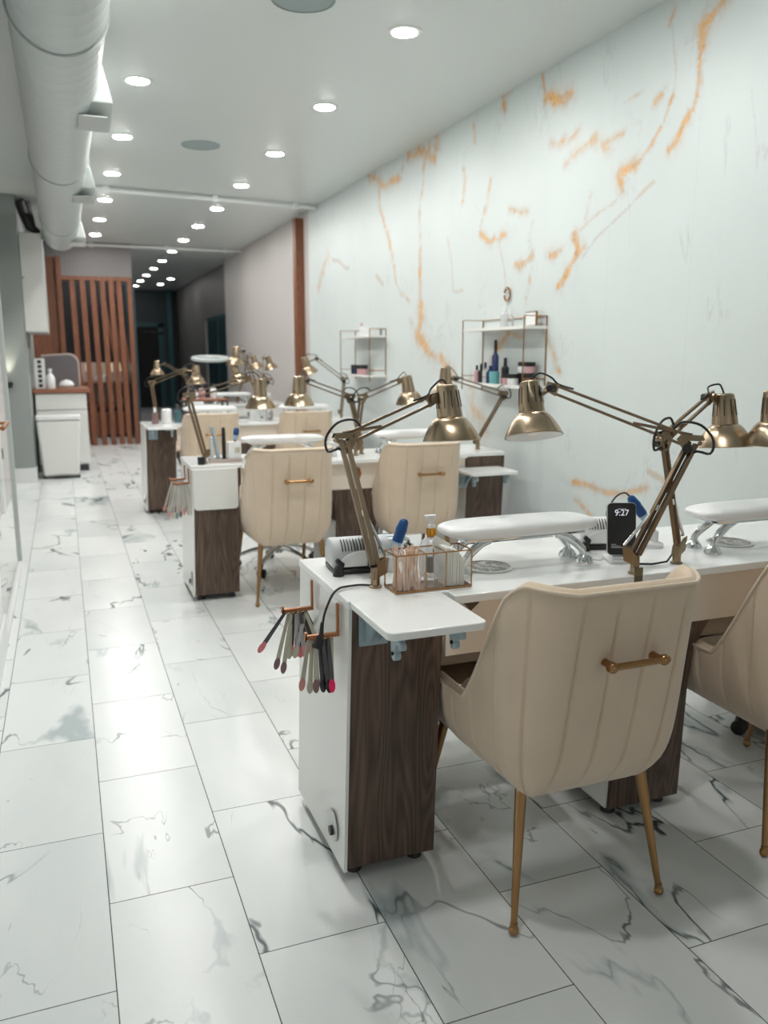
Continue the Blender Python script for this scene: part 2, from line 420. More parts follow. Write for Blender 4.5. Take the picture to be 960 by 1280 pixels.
wn = struct(MB().box((XR+.10, 14.75, .62), (XR+.16, 17.1, .68)).box((XR+.10, 14.75, 1.98), (XR+.16, 17.1, 2.04)).box((XR+.10, 14.75, .68), (XR+.16, 14.81, 1.98)).box((XR+.10, 17.04, .68), (XR+.16, 17.1, 1.98)).box((XR+.10, 15.9, .68), (XR+.16, 15.95, 1.98)).build('window_1', 'tealglass'))
MB().box((XR+.105, 14.81, .68), (XR+.119, 17.04, 1.98)).build('window_pane', 'teal', wn)
struct(MB().box((-1.2, 22, 0), (4.2, 22.2, ZC)).build('wall_back', 'teal', flat=True))  # darkness of the far end is put into the teal colour
dr = struct(MB().box((1.6, 21.9, 0), (1.72, 22, 2.1)).box((2.3, 21.9, 0), (2.42, 22, 2.1)).box((1.6, 21.9, 2.0), (2.42, 22, 2.12)).build('door_1', 'tealglass'))
MB().box((1.72, 21.94, 0), (2.3, 21.99, 2.0)).build('door_leaf', 'darkroom', dr)
struct(MB().box((2.5, 21.6, 0), (2.62, 21.9, ZC)).build('column_back', 'tealglass', flat=True))
# left side
struct(MB().box((-.46, -3, 0), (-.335, 4.1, ZC)).build('wall_left', 'trimwhite', flat=True))  # near wall set white to bounce light onto the first table's side
struct(MB().box((-.335, -3, 0), (-.322, 4.1, .14)).build('baseboard_left', 'trimwhite', bevel=.003))
struct(MB().box((-.70, 4.1, 0), (-.56, 9.45, ZC)).build('wall_left_recess', 'pale_wall', flat=True))
struct(MB().box((-.70, 9.45, 0), (XL, 9.58, ZC)).build('column_left', 'grey_wall', flat=True))
struct(MB().box((-.56, 9.435, 0), (XL+.012, 9.45, .15)).box((XL, 9.45, 0), (XL+.012, 9.59, .15)).build('baseboard_column', 'trimwhite', bevel=.002))
struct(MB().box((-.46, 9.58, 0), (XL, 13, ZC)).build('wall_left_far', 'grey_wall', flat=True))
dl = struct(MB().box((-.56, 7.6, 0), (-.535, 7.75, 2.2)).box((-.56, 8.95, 0), (-.535, 9.1, 2.2)).box((-.56, 7.6, 2.1), (-.535, 9.1, 2.25)).build('door_2', 'trimwhite', bevel=.003))
MB().box((-.555, 7.75, .01), (-.54, 8.95, 2.1)).build('door_leaf', 'pale_wall', dl)
h = MB()
for z in (.45, 1.12): h.box((-.54, 7.745, z), (-.525, 7.77, z+.09))
h.build('hinge', 'black', dl)
g = thing('glass_partition', 'clear glass door panel with white bottom rail at left edge beyond baseboard', 'glass door', (-.335, 4.12, 0))
slabm = MB().box((-.012, 0, 0), (.012, 1.5, .045)); slabm.build('bottom_rail', 'white', g, bevel=.003)
MB().box((-.004, .02, .045), (.004, 1.46, 2.1)).build('glass_pane', 'glass', g)
MB().box((-.014, 1.46, .045), (.014, 1.5, 2.1)).build('end_stile', 'duct', g, bevel=.002)
MB().rod((.045, .25, .98), (.045, .62, .98), .011).rod((.0, .27, .98), (.045, .27, .98), .007).rod((0, .6, .98), (.045, .6, .98), .007).build('handle', 'copper', g)
sc = thing('wall_sconce', 'small uplight sconce casting a glow up the grey column', 'sconce', (-.52, 9.40, 1.02))
MB().lathe([(.02, -.03), (.03, 0), (.034, .03), (.03, .032)], (0, 0, 0)).build('housing', 'black', sc)
MB().box((-.01, .0, -.03), (.01, .035, .0)).build('bracket', 'black', sc)
ld = bpy.data.lights.new('sconce_light', 'SPOT'); ld.energy = 9; ld.spot_size = 1.0; ld.spot_blend = .7; ld.color = (1, .93, .75); ld.shadow_soft_size = .02
lo = bpy.data.objects.new('sconce_light', ld); COL.objects.link(lo); lo.parent = sc; lo.location = (0, 0, .045); lo.rotation_euler = (PI, 0, 0)

# soffit, slat screen, room behind it
struct(MB().box((-.46, 13.02, 2.43), (1.03, 13.2, ZC)).build('wall_soffit', 'dimwall', flat=True))
struct(MB().box((1.0, 13.1, 0), (1.06, 22, 2.43)).build('wall_screen_side', 'teal', flat=True))
sl = thing('slat_screen', 'red-brown vertical wood slat screen standing under the grey soffit', 'screen', (0, 13.05, 0))
b = MB().box((.02, -.05, 2.37), (1.02, .05, 2.43)); b.build('top_rail', 'slatwood', sl, bevel=.004)
xs = [.235, .375, .515, .645, .765, .875, .985]
for i, x in enumerate(xs):
    m = MB(); m.prism([(-.036, 0), (.036, 0), (.036-.035, 2.37), (-.036-.035, 2.37)] if i < 6 else [(-.03, 0), (.03, 0), (.03, 2.37), (-.03, 2.37)], (x, -.045, 0), (1, 0, 0), (0, 0, 1), (0, .09, 0))
    m.build('slat', 'slatwood', sl, bevel=.003)
for (xa, xb, za, zb) in ((.20, .34, 1.45, 0), (.33, .45, 1.45, .1), (.60, .74, 2.37, 1.2), (.72, .84, 2.37, 1.0), (.8, .93, 2.37, 1.2)):
    MB().bar((xa, .06, za), (xb, .06, zb), .04).build('diagonal_slat', 'slatwood', sl)
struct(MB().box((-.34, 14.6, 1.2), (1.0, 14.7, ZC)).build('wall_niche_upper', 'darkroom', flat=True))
struct(MB().box((-.34, 14.58, 0), (1.0, 14.7, 1.2)).build('wall_niche_lower', 'pinkwall', flat=True))
MBs = MB().box((.05, 14.2, .5), (.98, 14.58, .54)).box((.05, 14.2, .05), (.98, 14.58, .42)).box((.05, 14.2, .86), (.98, 14.58, .89)).box((.05, 14.2, 0), (.08, 14.58, .9)).box((.95, 14.2, 0), (.98, 14.58, .9))
tag(MBs.build('display_shelf', 'slatwood', bevel=.003), 'low wood shelving unit seen through the slat screen', 'shelf')
k = 0
for x, z, r, hh in ((.42, .54, .035, .16), (.55, .54, .045, .26), (.70, .54, .04, .22), (.86, .54, .04, .12), (.62, .89, .03, .14), (.82, .89, .035, .12), (.5, .89, .03, .1)):
    tag(MB().lathe([(r*.9, 0), (r, .02), (r, hh*.7), (r*.4, hh*.85), (r*.4, hh), (0, hh)], (x, 14.33, z), n=14).build('bottle', 'white'), 'white bottle on the wood shelving behind the slats', 'bottle', 'white bottles behind the slat screen')
for x in (.38, .55, .72, .9):
    t = thing('shelf_lamp', 'small warm glowing lamp high on the shelving behind the slats', 'lamp', (x, 14.40, .89), group='warm lamps behind the slat screen')
    MB().lathe([(.03, 0), (.03, .01), (.008, .02), (.008, .18), (0, .18)], (0, 0, 0), n=12).build('base', 'rim', t)
    MB().lathe([(.04, .17), (.035, .3), (0, .3)], (0, 0, 0), n=14).build('shade', 'warm', t)

# wood panelling and far-left corner furniture
struct(MB().box((-.34, 12.2, .93), (.04, 12.3, 2.6)).box((.0, 12.1, 0), (.06, 13.0, 2.6)).build('trim_wood_panel', 'slatwood', flat=True))
c = thing('wall_cabinet', 'tall glossy white cabinet hung above the wooden counter', 'cabinet', (-.34, 9.62, 1.56))
MB().box((0, .02, 0), (.22, 1.4, 1.0)).build('body', 'duct', c, bevel=.004)
MB().box((.004, 0, .004), (.216, .02, .996)).build('door', 'white_gloss', c, bevel=.004)
MB().sphere((.02, -.012, .55), .012).build('knob', 'chrome', c)
tag(MB().tube([(-.30, 9.55, 2.86), (-.27, 9.6, 2.75), (-.22, 9.66, 2.62), (-.14, 9.7, 2.575)], [.05, .05, .05, .03], 10).tube([(-.25, 9.64, 2.86), (-.22, 9.68, 2.72), (-.2, 9.72, 2.60)], .045, 10).build('cable_sleeve', 'black'), 'black sleeve hanging between the duct and the white cabinet', 'sleeve')
c = thing('counter_cabinet', 'white base cabinet with a red-brown wooden counter behind the bin', 'cabinet', (-.33, 10.15, 0))
MB().box((.02, .02, .08), (.56, .9, .90)).build('body', 'white', c, bevel=.004)
for i in range(2): MB().box((.02+.275*i, 0, .10), (.02+.275*i+.265, .02, .70)).build('door', 'white_gloss', c, bevel=.003)
MB().box((.02, 0, .715), (.56, .02, .89)).build('drawer', 'white_gloss', c, bevel=.003)
MB().box((-.0, -.03, .90), (.60, .93, .945)).build('countertop', 'counter_wood', c, bevel=.004)
MB().box((.04, .06, 0), (.54, .85, .08)).build('plinth', 'dark', c)
c = thing('memo_board', 'grey board with pale arched frame leaning on the wooden counter', 'board', (-.17, 10.75, .945))
arch = [(0, 0), (.0, .38)] + [(.30+.12*math.sin(t), .28+.12*math.cos(t)) for t in np.linspace(0, PI/2, 8)] + [(.42, 0)]
MB().prism(arch, (-.06, 0, 0), (1, 0, 0), (0, 0, 1), (0, .02, 0)).build('frame', 'rim', c)
MB().prism([(.02 + a*.93*1.0, b*.93) for a, b in arch], (-.07, -.006, .008), (1, 0, 0), (0, 0, 1), (0, .008, 0)).build('felt', 'board', c)
c = thing('polish_rack', 'narrow white rack with a column of dark square openings on counter', 'rack', (-.30, 10.25, .945))
MB().box((0, 0, 0), (.11, .08, .34)).build('body', 'white', c, bevel=.003)
for i in range(6): MB().box((.035, -.004, .02+i*.053), (.075, .0, .055+i*.053)).build('opening', 'black', c)
c = thing('lotion_bottle', 'white lotion bottle on the wooden counter beside the rack', 'bottle', (-.14, 10.25, .945))
MB().lathe([(.045, 0), (.05, .02), (.05, .12), (.03, .16), (.018, .17), (.018, .2), (0, .2)], (0, 0, 0)).build('body', 'white', c)
MB().lathe([(.022, .2), (.022, .225), (0, .225)], (0, 0, 0)).build('cap', 'white', c)
c = thing('white_bowl', 'low white lidded bowl on the wooden counter before the board', 'bowl', (.03, 10.35, .945))
MB().lathe([(.05, 0), (.085, .035), (.085, .045), (0, .045)], (0, 0, 0)).build('bowl', 'white', c)
MB().lathe([(.08, .046), (.06, .08), (.02, .095), (0, .1)], (0, 0, 0)).build('lid', 'white', c)
c = thing('pedal_bin', 'tall white pedal bin standing in front of the counter cabinet', 'bin', (-.085, 9.75, 0))
m = MB(); m.add([V((sx*a, sy*b2, z)) for z, a, b2 in ((.02, .185, .13), (.63, .225, .15)) for sx, sy in ((-1, -1), (1, -1), (1, 1), (-1, 1))], [(0, 1, 5, 4), (1, 2, 6, 5), (2, 3, 7, 6), (3, 0, 4, 7), (3, 2, 1, 0), (4, 5, 6, 7)])
m.build('body', 'white_gloss', c, bevel=.03)
slab(-.228, -.155, .228, .155, .635, .675, .03).build('lid', 'white', c, bevel=.006)
MB().box((-.19, -.133, 0), (.19, .133, .02)).build('base', 'dark', c, bevel=.004)
MB().box((-.08, -.165, .008), (.08, -.12, .028)).build('pedal', 'black', c, bevel=.004)

# ---------------------------------------------------------------- ceiling: duct, lights, speakers, rails
du = thing('air_duct', 'white spiral-seamed round air duct running along the ceiling at left', 'duct', (.07, 0, 2.62))
prof = []; y = -2.5
while y < 9.95:
    prof += [(.180, y), (.180, y+.094), (.1815, y+.098), (.1815, y+.102), (.180, y+.106)]; y += .11
m = MB().lathe([(.0, -2.52)] + prof + [(.175, y), (0, y)], (0, 0, 0), (0, 1, 0), n=48)
m.build('pipe', 'duct', du, angle=25)
for yy in (1.0, 3.6, 6.2, 8.8): MB().lathe([(.181, 0), (.189, .0), (.189, .04), (.181, .04)], (0, yy, 0), (0, 1, 0), n=48, ring=True).box((-.01, yy, .186), (.01, yy+.03, .28)).build('hanger_band', 'duct', du)
for yy, mt in ((4.55, 'duct'), (6.75, 'duct'), (9.5, 'trimwhite')):
    a, bb = .06, .24
    m = MB(); m.add([V((a, yy-.10, .10)), V((bb-.04, yy-.10, .06)), V((bb, yy-.10, -.11)), V((a, yy-.10, -.11)), V((a, yy+.22, .10)), V((bb-.04, yy+.22, .06)), V((bb, yy+.22, -.17)), V((a, yy+.22, -.17))],
                    [(0, 1, 2, 3), (7, 6, 5, 4), (0, 4, 5, 1), (1, 5, 6, 2), (2, 6, 7, 3), (3, 7, 4, 0)])
    r = m.build('register', mt, du, bevel=.006)
    MB().box((a+.02, yy-.075, -.17), (bb-.03, yy+.2, -.165)).build('register_lip', mt, r)
led_label = 'round recessed ceiling light'
LP = MB; first = None
def downlight(x, y, key, group, label):
    t = thing('ceiling_light', label, 'ceiling light', (x, y, ZC), 0, group)
    t2 = MB().lathe([(.062, -.004), (.064, -.008), (.085, -.006), (.088, 0), (.062, 0)], (0, 0, 0), n=28, ring=True).build('trim_ring', 'trimwhite', t)
    MB().lathe([(0, -.0088), (.061, -.0088), (.0615, -.004), (0, -.004)], (0, 0, 0), n=28).build('lens', key, t)
    return t
A = downlight(1.69, 2.785, 'led', 'recessed lights in the right-hand row', 'round recessed light in the right-hand ceiling row over the tables')
Bt = downlight(.52, 1.33, 'led', 'recessed lights in the left-hand row', 'round recessed light in the left-hand ceiling row beside the duct')
for i in range(1, 8): dup(A, (1.69, 2.785+1.355*i, ZC))
for i in range(1, 9):
    if i != 0: dup(Bt, (.52, 1.33+1.35*i, ZC))
Fa = downlight(1.70, 13.65, 'led_far', 'far recessed lights beyond the slat screen', 'small far recessed light beyond the slat screen, near the dark end')
for i in range(1, 6): dup(Fa, (1.70, 13.65+1.4*i, ZC))
dup(Bt, (.50, 13.85, ZC), 0, 'added round light brightening the room behind the slat screen', 'recessed light behind the slat screen')  # extra lamp added to brighten the pink wall behind the slats
for x, y in ((2.25, 18.5), (2.2, 20.0)): dup(Fa, (x, y, ZC))
for (x, y, l) in ((1.12, 3.95, 'large round grey ceiling speaker cut by the top of the frame'), (1.095, 6.79, 'smaller-looking round grey ceiling speaker between the light rows')):
    s = thing('ceiling_speaker', l, 'speaker', (x, y, ZC))
    MB().lathe([(0, -.006), (.135, -.006), (.135, 0), (0, 0)], (0, 0, 0), n=40).build('grille', 'speaker', s)
    MB().lathe([(.136, 0), (.136, -.009), (.145, -.007), (.147, 0)], (0, 0, 0), n=40, ring=True).build('bezel', 'speaker', s)
def conduit(name, x0, x1, y0, y1, label):
    t = thing(name, label, 'ceiling rail', (0, 0, 0))
    MB().rod((x0, y0, 2.865), (x1, y1, 2.865), .022).build('pipe', 'trimwhite', t)
    for f in (.12, .55, .9):
        p = V((x0, y0, 2.865)).lerp(V((x1, y1, 2.865)), f)
        MB().box(p-V((.03, .03, .03)), p+V((.03, .03, .035))).build('clamp', 'trimwhite', t, bevel=.004)
conduit('ceiling_rail', .2, 2.64, 8.66, 8.93, 'white rail crossing the ceiling at the near end of the wood post')
conduit('ceiling_rail', .2, 2.64, 13.0, 13.0, 'far white rail crossing the ceiling above the slat screen')
pf = thing('wood_post', 'tall glossy red-brown wooden post against the right wall', 'post', (2.60, 9.55, 0))
MB().box((-.05, -.06, 0), (.05, .06, 2.84)).build('shaft', 'slatwood', pf, bevel=.004)
MB().box((-.052, -.062, .0), (.052, .062, .10)).build('plinth', 'slatwood', pf, bevel=.003)

# ---------------------------------------------------------------- wall shelves
def wall_shelf(y0, y1, label):
    t = thing('wall_shelf', label, 'wall shelf', (XR, y0, 1.13)); L = y1-y0; D = .155
    for z, nm in ((.0, 'board'), (.345, 'board')): MB().box((-D, 0, z), (-.002, L, z+.018)).build(nm, 'white_gloss', t, bevel=.002)
    for yy in (0.004, L-.004):
        for xx in (-D, -.006): MB().rod((xx, yy, -.03), (xx, yy, .42), .004, n=8).build('upright', 'gold', t)
    m = MB()
    for z in (.06, .42):
        m.rod((-D, 0, z), (-D, L*.0+.004, z), .0025, n=6); m.rod((-D, .004, z), (-.006, .004, z), .003, n=6); m.rod((-D, L-.004, z), (-.006, L-.004, z), .003, n=6)
    m.rod((-.006, 0, .42), (-.006, L, .42), .003, n=6).rod((-.006, 0, .06), (-.006, L, .06), .003, n=6)
    m.build('rail', 'gold', t)
    return t
wall_shelf(4.27, 5.07, 'nearer two-tier white wall shelf with brass frame full of small bottles')
wall_shelf(6.88, 7.70, 'farther two-tier white wall shelf with brass frame near the wood post')
def bottle(x, y, z, r, h_, key, cap, label, group=None, name='bottle', capn='cap'):
    t = thing(name, label, 'bottle', (x, y, z), 0, group)
    MB().lathe([(r*.95, 0), (r, .004), (r, h_*.62), (r*.5, h_*.70), (r*.5, h_*.72), (0, h_*.72)], (0, 0, 0), n=16).build('body', key, t)
    MB().lathe([(r*.48, h_*.72), (r*.42, h_), (0, h_)], (0, 0, 0), n=14).build(capn, cap, t)
    return t
def jar(x, y, z, r, h_, key, cap, label, group=None):
    t = thing('jar', label, 'jar', (x, y, z), 0, group)
    MB().lathe([(r*.95, 0), (r, .003), (r, h_*.6), (0, h_*.6)], (0, 0, 0), n=18).build('body', key, t)
    MB().lathe([(r*1.03, h_*.6), (r*1.03, h_), (0, h_)], (0, 0, 0), n=18).build('lid', cap, t)
    return t
zb = 1.149
items = [(4.98, .018, .11, 'pink', 'black', 'slim dusty pink bottle with black cap at left end of nearer shelf'),
         (4.92, .020, .12, 'black', 'black', 'black bottle second from left on the nearer shelf'),
         (4.86, .020, .13, 'clearp', 'black', 'clear bottle with black cap beside the navy one on shelf'),
         (4.79, .028, .11, 'navy', 'navy', 'squat navy blue bottle on the nearer shelf'),
         (4.73, .022, .27, 'navy', 'black', 'tall navy bottle with long black cap on nearer shelf'),
         (4.60, .024, .16, 'black', 'black', 'tall black bottle right of the turquoise jar on shelf')]
for y, r, hh, k1, k2, l in items: bottle(2.56, y, zb, r, hh, k1, k2, l)
jar(2.53, 4.68, zb, .032, .075, 'cyan', 'cyan', 'turquoise jar on the nearer shelf in front of navy bottles')
jar(2.53, 4.53, zb, .026, .065, 'pink', 'black', 'pale pink jar with black lid on the nearer shelf')
jar(2.53, 4.45, zb, .034, .065, 'white', 'black', 'white jar with black lid, front row of nearer shelf')
jar(2.60, 4.45, zb, .034, .07, 'black', 'black', 'black jar at the back of the nearer shelf')
jar(2.60, 4.37, zb, .034, .07, 'black', 'black', 'black jar at the right end of the nearer shelf')
jar(2.60, 4.45, zb+.071, .032, .065, 'white', 'black', 'white jar with black lid stacked on another, nearer shelf')
jar(2.60, 4.37, zb+.071, .032, .065, 'pink', 'black', 'pinkish jar with black lid stacked at right end of nearer shelf')
tt = 1.493
bottle(2.56, 4.62, tt, .028, .13, 'bottle', 'white', 'frosted white bottle standing on top tier of nearer shelf')
bottle(2.56, 4.55, tt, .02, .10, 'clearp', 'white', 'small clear bottle on the top tier of nearer shelf')
t = thing('photo_card', 'small white card in a gold frame on top tier of nearer shelf', 'card', (2.60, 4.37, tt))
MB().box((-.006, -.06, 0), (.006, .06, .085)).build('frame', 'gold', t); MB().box((-.008, -.054, .006), (-.006, .054, .079)).build('card', 'white', t)
t = thing('ring_ornament', 'small brass ring ornament fixed on marble wall over nearer shelf', 'ornament', (XR-.012, 4.74, 1.70))
MB().tube([(0, .035*math.cos(a), .04*math.sin(a)) for a in np.linspace(.3, 2*PI-.1, 22)], .006, 8).build('ring', 'gold', t)
for i in range(4):
    jar(2.57, 7.50-i*.085, zb, .036, .085, ('navy', 'black', 'pink', 'pink')[i], 'black', ('navy blue jar at left end of the farther shelf', 'black jar second from left on the farther shelf', 'pink jar with black lid, third on the farther shelf', 'pink jar with black lid, fourth on the farther shelf')[i])
bottle(2.57, 7.30, tt, .022, .12, 'white', 'pink', 'white bottle with pinkish cap on top tier of farther shelf')
t = thing('storage_box', 'white box on the top tier of the farther shelf', 'box', (2.58, 7.08, tt))
MB().box((-.05, -.09, 0), (.05, .09, .05)).build('body', 'white', t, bevel=.003); MB().box((-.052, -.092, .05), (.052, .092, .065)).build('lid', 'white', t, bevel=.003)

# ---------------------------------------------------------------- manicure tables
def hook_bracket(t, x, y, z):
    m = MB()
    m.prism([(0, 0), (.05, 0), (.045, -.02), (.025, -.028), (.018, -.055), (.0, -.06), (-.004, -.03)], (x, y, z), (0, -1, 0), (0, 0, 1), (.016, 0, 0))
    m.lathe([(0, 0), (.012, 0), (.012, .016), (0, .016)], (x, y-.012, z-.055), (1, 0, 0), n=12)
    m.lathe([(0, 0), (.010, 0), (.010, .014), (0, .014)], (x, y-.05, z-.022), (1, 0, 0), n=12)
    m.build('wing_hook', 'bluegrey', t, bevel=.002)
def wing(t, x0, x1, y0, z, style):
    if style == 'up':
        wg = slab(x0, y0-.266, x1, y0-.012, z-.018, z, .02, (0, 0, 1, 1)).build('folding_wing', 'top', t, bevel=.003)
        MB().box((x0+.025, y0-.005, z-.12), (x0+.10, y0+.005, z-.02)).prism([(0, 0), (.10, 0), (.0, -.09)], (x0+.04, y0-.005, z-.022), (0, -1, 0), (0, 0, 1), (.012, 0, 0)).prism([(0, 0), (.10, 0), (.0, -.09)], (x0+.08, y0-.005, z-.022), (0, -1, 0), (0, 0, 1), (.012, 0, 0)).build('wing_bracket', 'bluegrey', t, bevel=.002)
        MB().box((x1-.075, y0-.05, z-.045), (x1-.02, y0-.0, z-.019)).build('wing_bracket', 'bluegrey', t, bevel=.002)
        hook_bracket(t, x0+.035, y0-.19, z-.019); hook_bracket(t, x1-.05, y0-.17, z-.019)
    else:
        slab(x0, 0, x1, 0, 0, 0, .02) if False else MB().prism(rrect(x0, z-.24, x1, z-.02, .022, 6, (0, 0, 1, 1)), (0, y0-.022, 0), (1, 0, 0), (0, 0, 1), (0, .018, 0)).build('folding_wing', 'white_gloss', t, bevel=.002)
def desk(y0, left, right, label):
    t = thing('manicure_table', label, 'table', (.59, y0, 0)); X = -.59
    LEAN = .02
    def pill(xa, wd, flare_r, flare_l, ztop, z0=.035):
        k = lambda z: LEAN*z/.73
        pr = [(xa+wd+k(z0), z0)] + [(xa+wd+k(z)+f*flare_r, z) for z, f in ((ztop-.17, 0), (ztop-.11, .12), (ztop-.06, .35), (ztop-.02, .75), (ztop, 1))]
        pl = [(xa+k(z0), z0)] + [(xa+k(z)-f*flare_l, z) for z, f in ((ztop-.17, 0), (ztop-.11, .12), (ztop-.06, .35), (ztop-.02, .75), (ztop, 1))]
        MB().prism(pr + pl[::-1], (0, 0, 0), (1, 0, 0), (0, 0, 1), (0, .435, 0)).build('pedestal', 'wood', t, bevel=.0015)
        # white side panel
        a = [(xa+k(z0)-.010, z0-.005), (xa+k(z0)-.0008, z0-.005), (xa+k(ztop)-.0008, ztop), (xa+k(ztop)-.010, ztop)]
        if not flare_l: MB().prism(a, (0, -.004, 0), (1, 0, 0), (0, 0, 1), (0, .443, 0)).build('side_panel', 'white_gloss', t, bevel=.001)
        else: MB().prism([(xa+k(z0)-.006, z0), (xa+k(z0)-.0006, z0), (xa+k(ztop-.18)-.0006, ztop-.18), (xa+k(ztop-.18)-.006, ztop-.18)], (0, .01, 0), (1, 0, 0), (0, 0, 1), (0, .42, 0)).build('side_panel', 'white_gloss', t)
        for fx, fy in ((.035, .05), (wd-.035, .05), (.035, .38), (wd-.035, .38)):
            MB().lathe([(.02, 0), (.022, .004), (.015, z0), (0, z0)], (xa+fx, fy, 0), n=14).build('foot', 'black', t)
    pill(X+.593, .242, .018, 0, .726); pill(X+1.39, .245, .06, .06, .572); pill(X+2.215, .245, 0, .018, .726)
    # tabletop, with notch in front left where the wing hinges
    pts = [(X+.598, -.012), (X+.86, -.012), (X+.86, -.06), (X+2.20, -.06), (X+2.20, -.012), (X+2.475, -.012), (X+2.475, .435), (X+.598, .435)]
    MB().prism(pts, (0, 0, .728), (1, 0, 0), (0, 1, 0), (0, 0, .022)).build('tabletop', 'top', t, bevel=.003)
    MB().box((X+.862, -.004, .574), (X+2.212, .014, .7275)).build('apron', 'apron', t, bevel=.002)
    MB().box((X+.862, .35, .574), (X+2.212, .365, .7275)).build('rear_apron', 'white_gloss', t, bevel=.002)
    MB().prism([(0, 0), (.07, 0), (.03, -.035)], (X+.895, -.006, .727), (1, 0, 0), (0, 0, 1), (0, -.010, 0)).build('corner_brace', 'wood', t)
    for cx in (1.065, 1.915):
        d = MB().lathe([(0, 0), (.062, 0), (.062, .0025), (0, .0025)], (X+cx, .16, .750), n=40).build('dust_vent', 'perf', t)
        MB().lathe([(.062, 0), (.07, 0), (.07, .0035), (.062, .004)], (X+cx, .16, .750), n=40, ring=True).build('vent_ring', 'steel', d)
    wing(t, X+.604, X+.842, 0, .75, left)
    if right == 'up': wing(t, X+2.13, X+2.43, 0, .665, 'up')
    else: wing(t, X+2.215, X+2.455, 0, .75, 'down')
    gr = MB().lathe([(0, 0), (.042, 0), (.042, -.003), (0, -.003)], (X+.583, .085, .115), (1, 0, 0), n=28).build('grommet', 'steel', t)
    MB().lathe([(0, 0), (.013, 0), (.013, -.006), (0, -.006)], (X+.580, .085, .10), (1, 0, 0), n=16).build('grommet_hole', 'black', gr)
    return t
desk(1.82, 'up', 'down', 'nearest white-topped manicure table with walnut pedestals and raised front wing')
desk(4.435, 'down', 'up', 'second manicure table, its white left wing folded down over the walnut pedestal')
desk(7.15, 'up', 'down', 'third manicure table back with raised left wing on a walnut pedestal')
t = thing('side_table', 'farthest white table, mostly hidden behind lamps and chairs', 'table', (1.32, 9.87, 0))
slab(0, 0, 1.18, .45, .728, .75, .02).build('tabletop', 'top', t, bevel=.003)
for xx in (.02, .94): MB().box((xx, .02, .035), (xx+.22, .43, .7275)).build('pedestal', 'wood', t, bevel=.002)
for xx in (.03, .95): MB().box((xx, .005, .50), (xx+.20, .019, .72)).build('drawer', 'white_gloss', t, bevel=.002)
for xx in (.04, .21, .96, 1.13):
    for yy in (.05, .38): MB().lathe([(.02, 0), (.015, .036), (0, .036)], (xx, yy, 0), n=12).build('foot', 'black', t)
MB().box((.245, .03, .60), (.935, .045, .7275)).build('apron', 'white_gloss', t)

# ---------------------------------------------------------------- chairs
def shell_mesh(hb=.843, ha=.50, scale=1.0):
    # plan path: s = arc length from back centre, symmetrical
    hw, yb, yf, rc = .246, -.245, .235, .088
    straight = hw-rc; arc = rc*PI/2; side = yf-(yb+rc); L = straight+arc+side
    def plan(s):
        sg = 1 if s >= 0 else -1; a = abs(s)
        if a < straight: return sg*a, yb, 0., -1.
        if a < straight+arc:
            t = (a-straight)/rc; return sg*(straight+rc*math.sin(t)), yb+rc-rc*math.cos(t), sg*math.sin(t), -math.cos(t)
        return sg*hw, yb+rc+(a-straight-arc), float(sg), 0.
    def rim(a):
        # top height along the path
        t = (a-(straight+.65*arc))/(.225); t = min(max(t, 0), 1)
        e = t*t*(3-2*t)
        z = hb + (ha-hb)*(t**1.12*.55+e*.45)
        if a < straight+.65*arc: z = hb
        # rounded arm nose
        d = L-a
        if d < .07: z -= .07*(1-math.sqrt(max(0, 1-((.07-d)/.07)**2)))
        return z
    ns, nt = 440, 24; SP = .0955; z0 = .318
    outer, inner, rimpts = [], [], []
    for i in range(ns+1):
        s = -L + 2*L*i/ns; x, y, nx, ny = plan(s); a = abs(s); zt = rim(a)
        back = max(0, min(1, 1-(a-straight)/(arc*.95)))
        ph = ((a+SP/2) % SP)/SP; groove = abs(ph-.5)*2     # 1 at seams
        seam = -.0062*math.exp(-((1-groove)*SP/2/.0036)**2) + .0010*math.cos(PI*groove)
        def pos(z, off):
            f = max(0, z-.36)
            tuck = .075*math.exp(-((z-z0)/.055)**1.1)
            k = 1 - .085*min(1, max(0, (.10-y)/.345))
            xx = (x + nx*(off-tuck))*k
            yy = y + ny*(off-tuck) - f*.17*back - .02*math.sin(min(1, f/.5)*PI)*back*0
            return V((xx, yy, z))
        colo, coli = [], []
        for j in range(nt+1):
            t = j/nt; z = z0 + (zt-z0)*t
            fade = min(1, (1-t)*9)*min(1, t*7+.25)
            colo.append(pos(z, seam*fade))
        for j in range(12):
            t = 1-j/11; z = .40 + (zt-.40)*t
            rr = .012*math.exp(-(zt-z)/.02)
            th = .048 + .02*(1-t)
            coli.append(pos(z - (0.0 if j else 0), -th+rr))
        outer.append(colo); inner.append(coli); rimpts.append((colo[-1], coli[0]))
    m = MB(); vs = []; K = nt+1+4+12
    for i in range(ns+1):
        o_, i_ = outer[i], inner[i]; a_, b_ = o_[-1], i_[0]
        vs += o_
        for q in range(4):
            u = (q+.5)/4; p = a_.lerp(b_, u); p = p + V((0, 0, .014*math.sin(PI*u))); vs.append(p)
        vs += i_
    fs = [(i*K+j, (i+1)*K+j, (i+1)*K+j+1, i*K+j+1) for i in range(ns) for j in range(K-1)]
    fs += [tuple(range(K)), tuple(range(ns*K+K-1, ns*K-1, -1))]
    # underside
    vs.append(V((0, 0, z0-.008))); c = len(vs)-1
    fs += [(i*K, c, (i+1)*K) for i in range(ns)]; fs += [(0, ns*K, c)]
    m.add(vs, fs)
    pipe = [outer[i][-1]+V((0, 0, .004)) for i in range(0, ns+1, 2)]
    return m, pipe
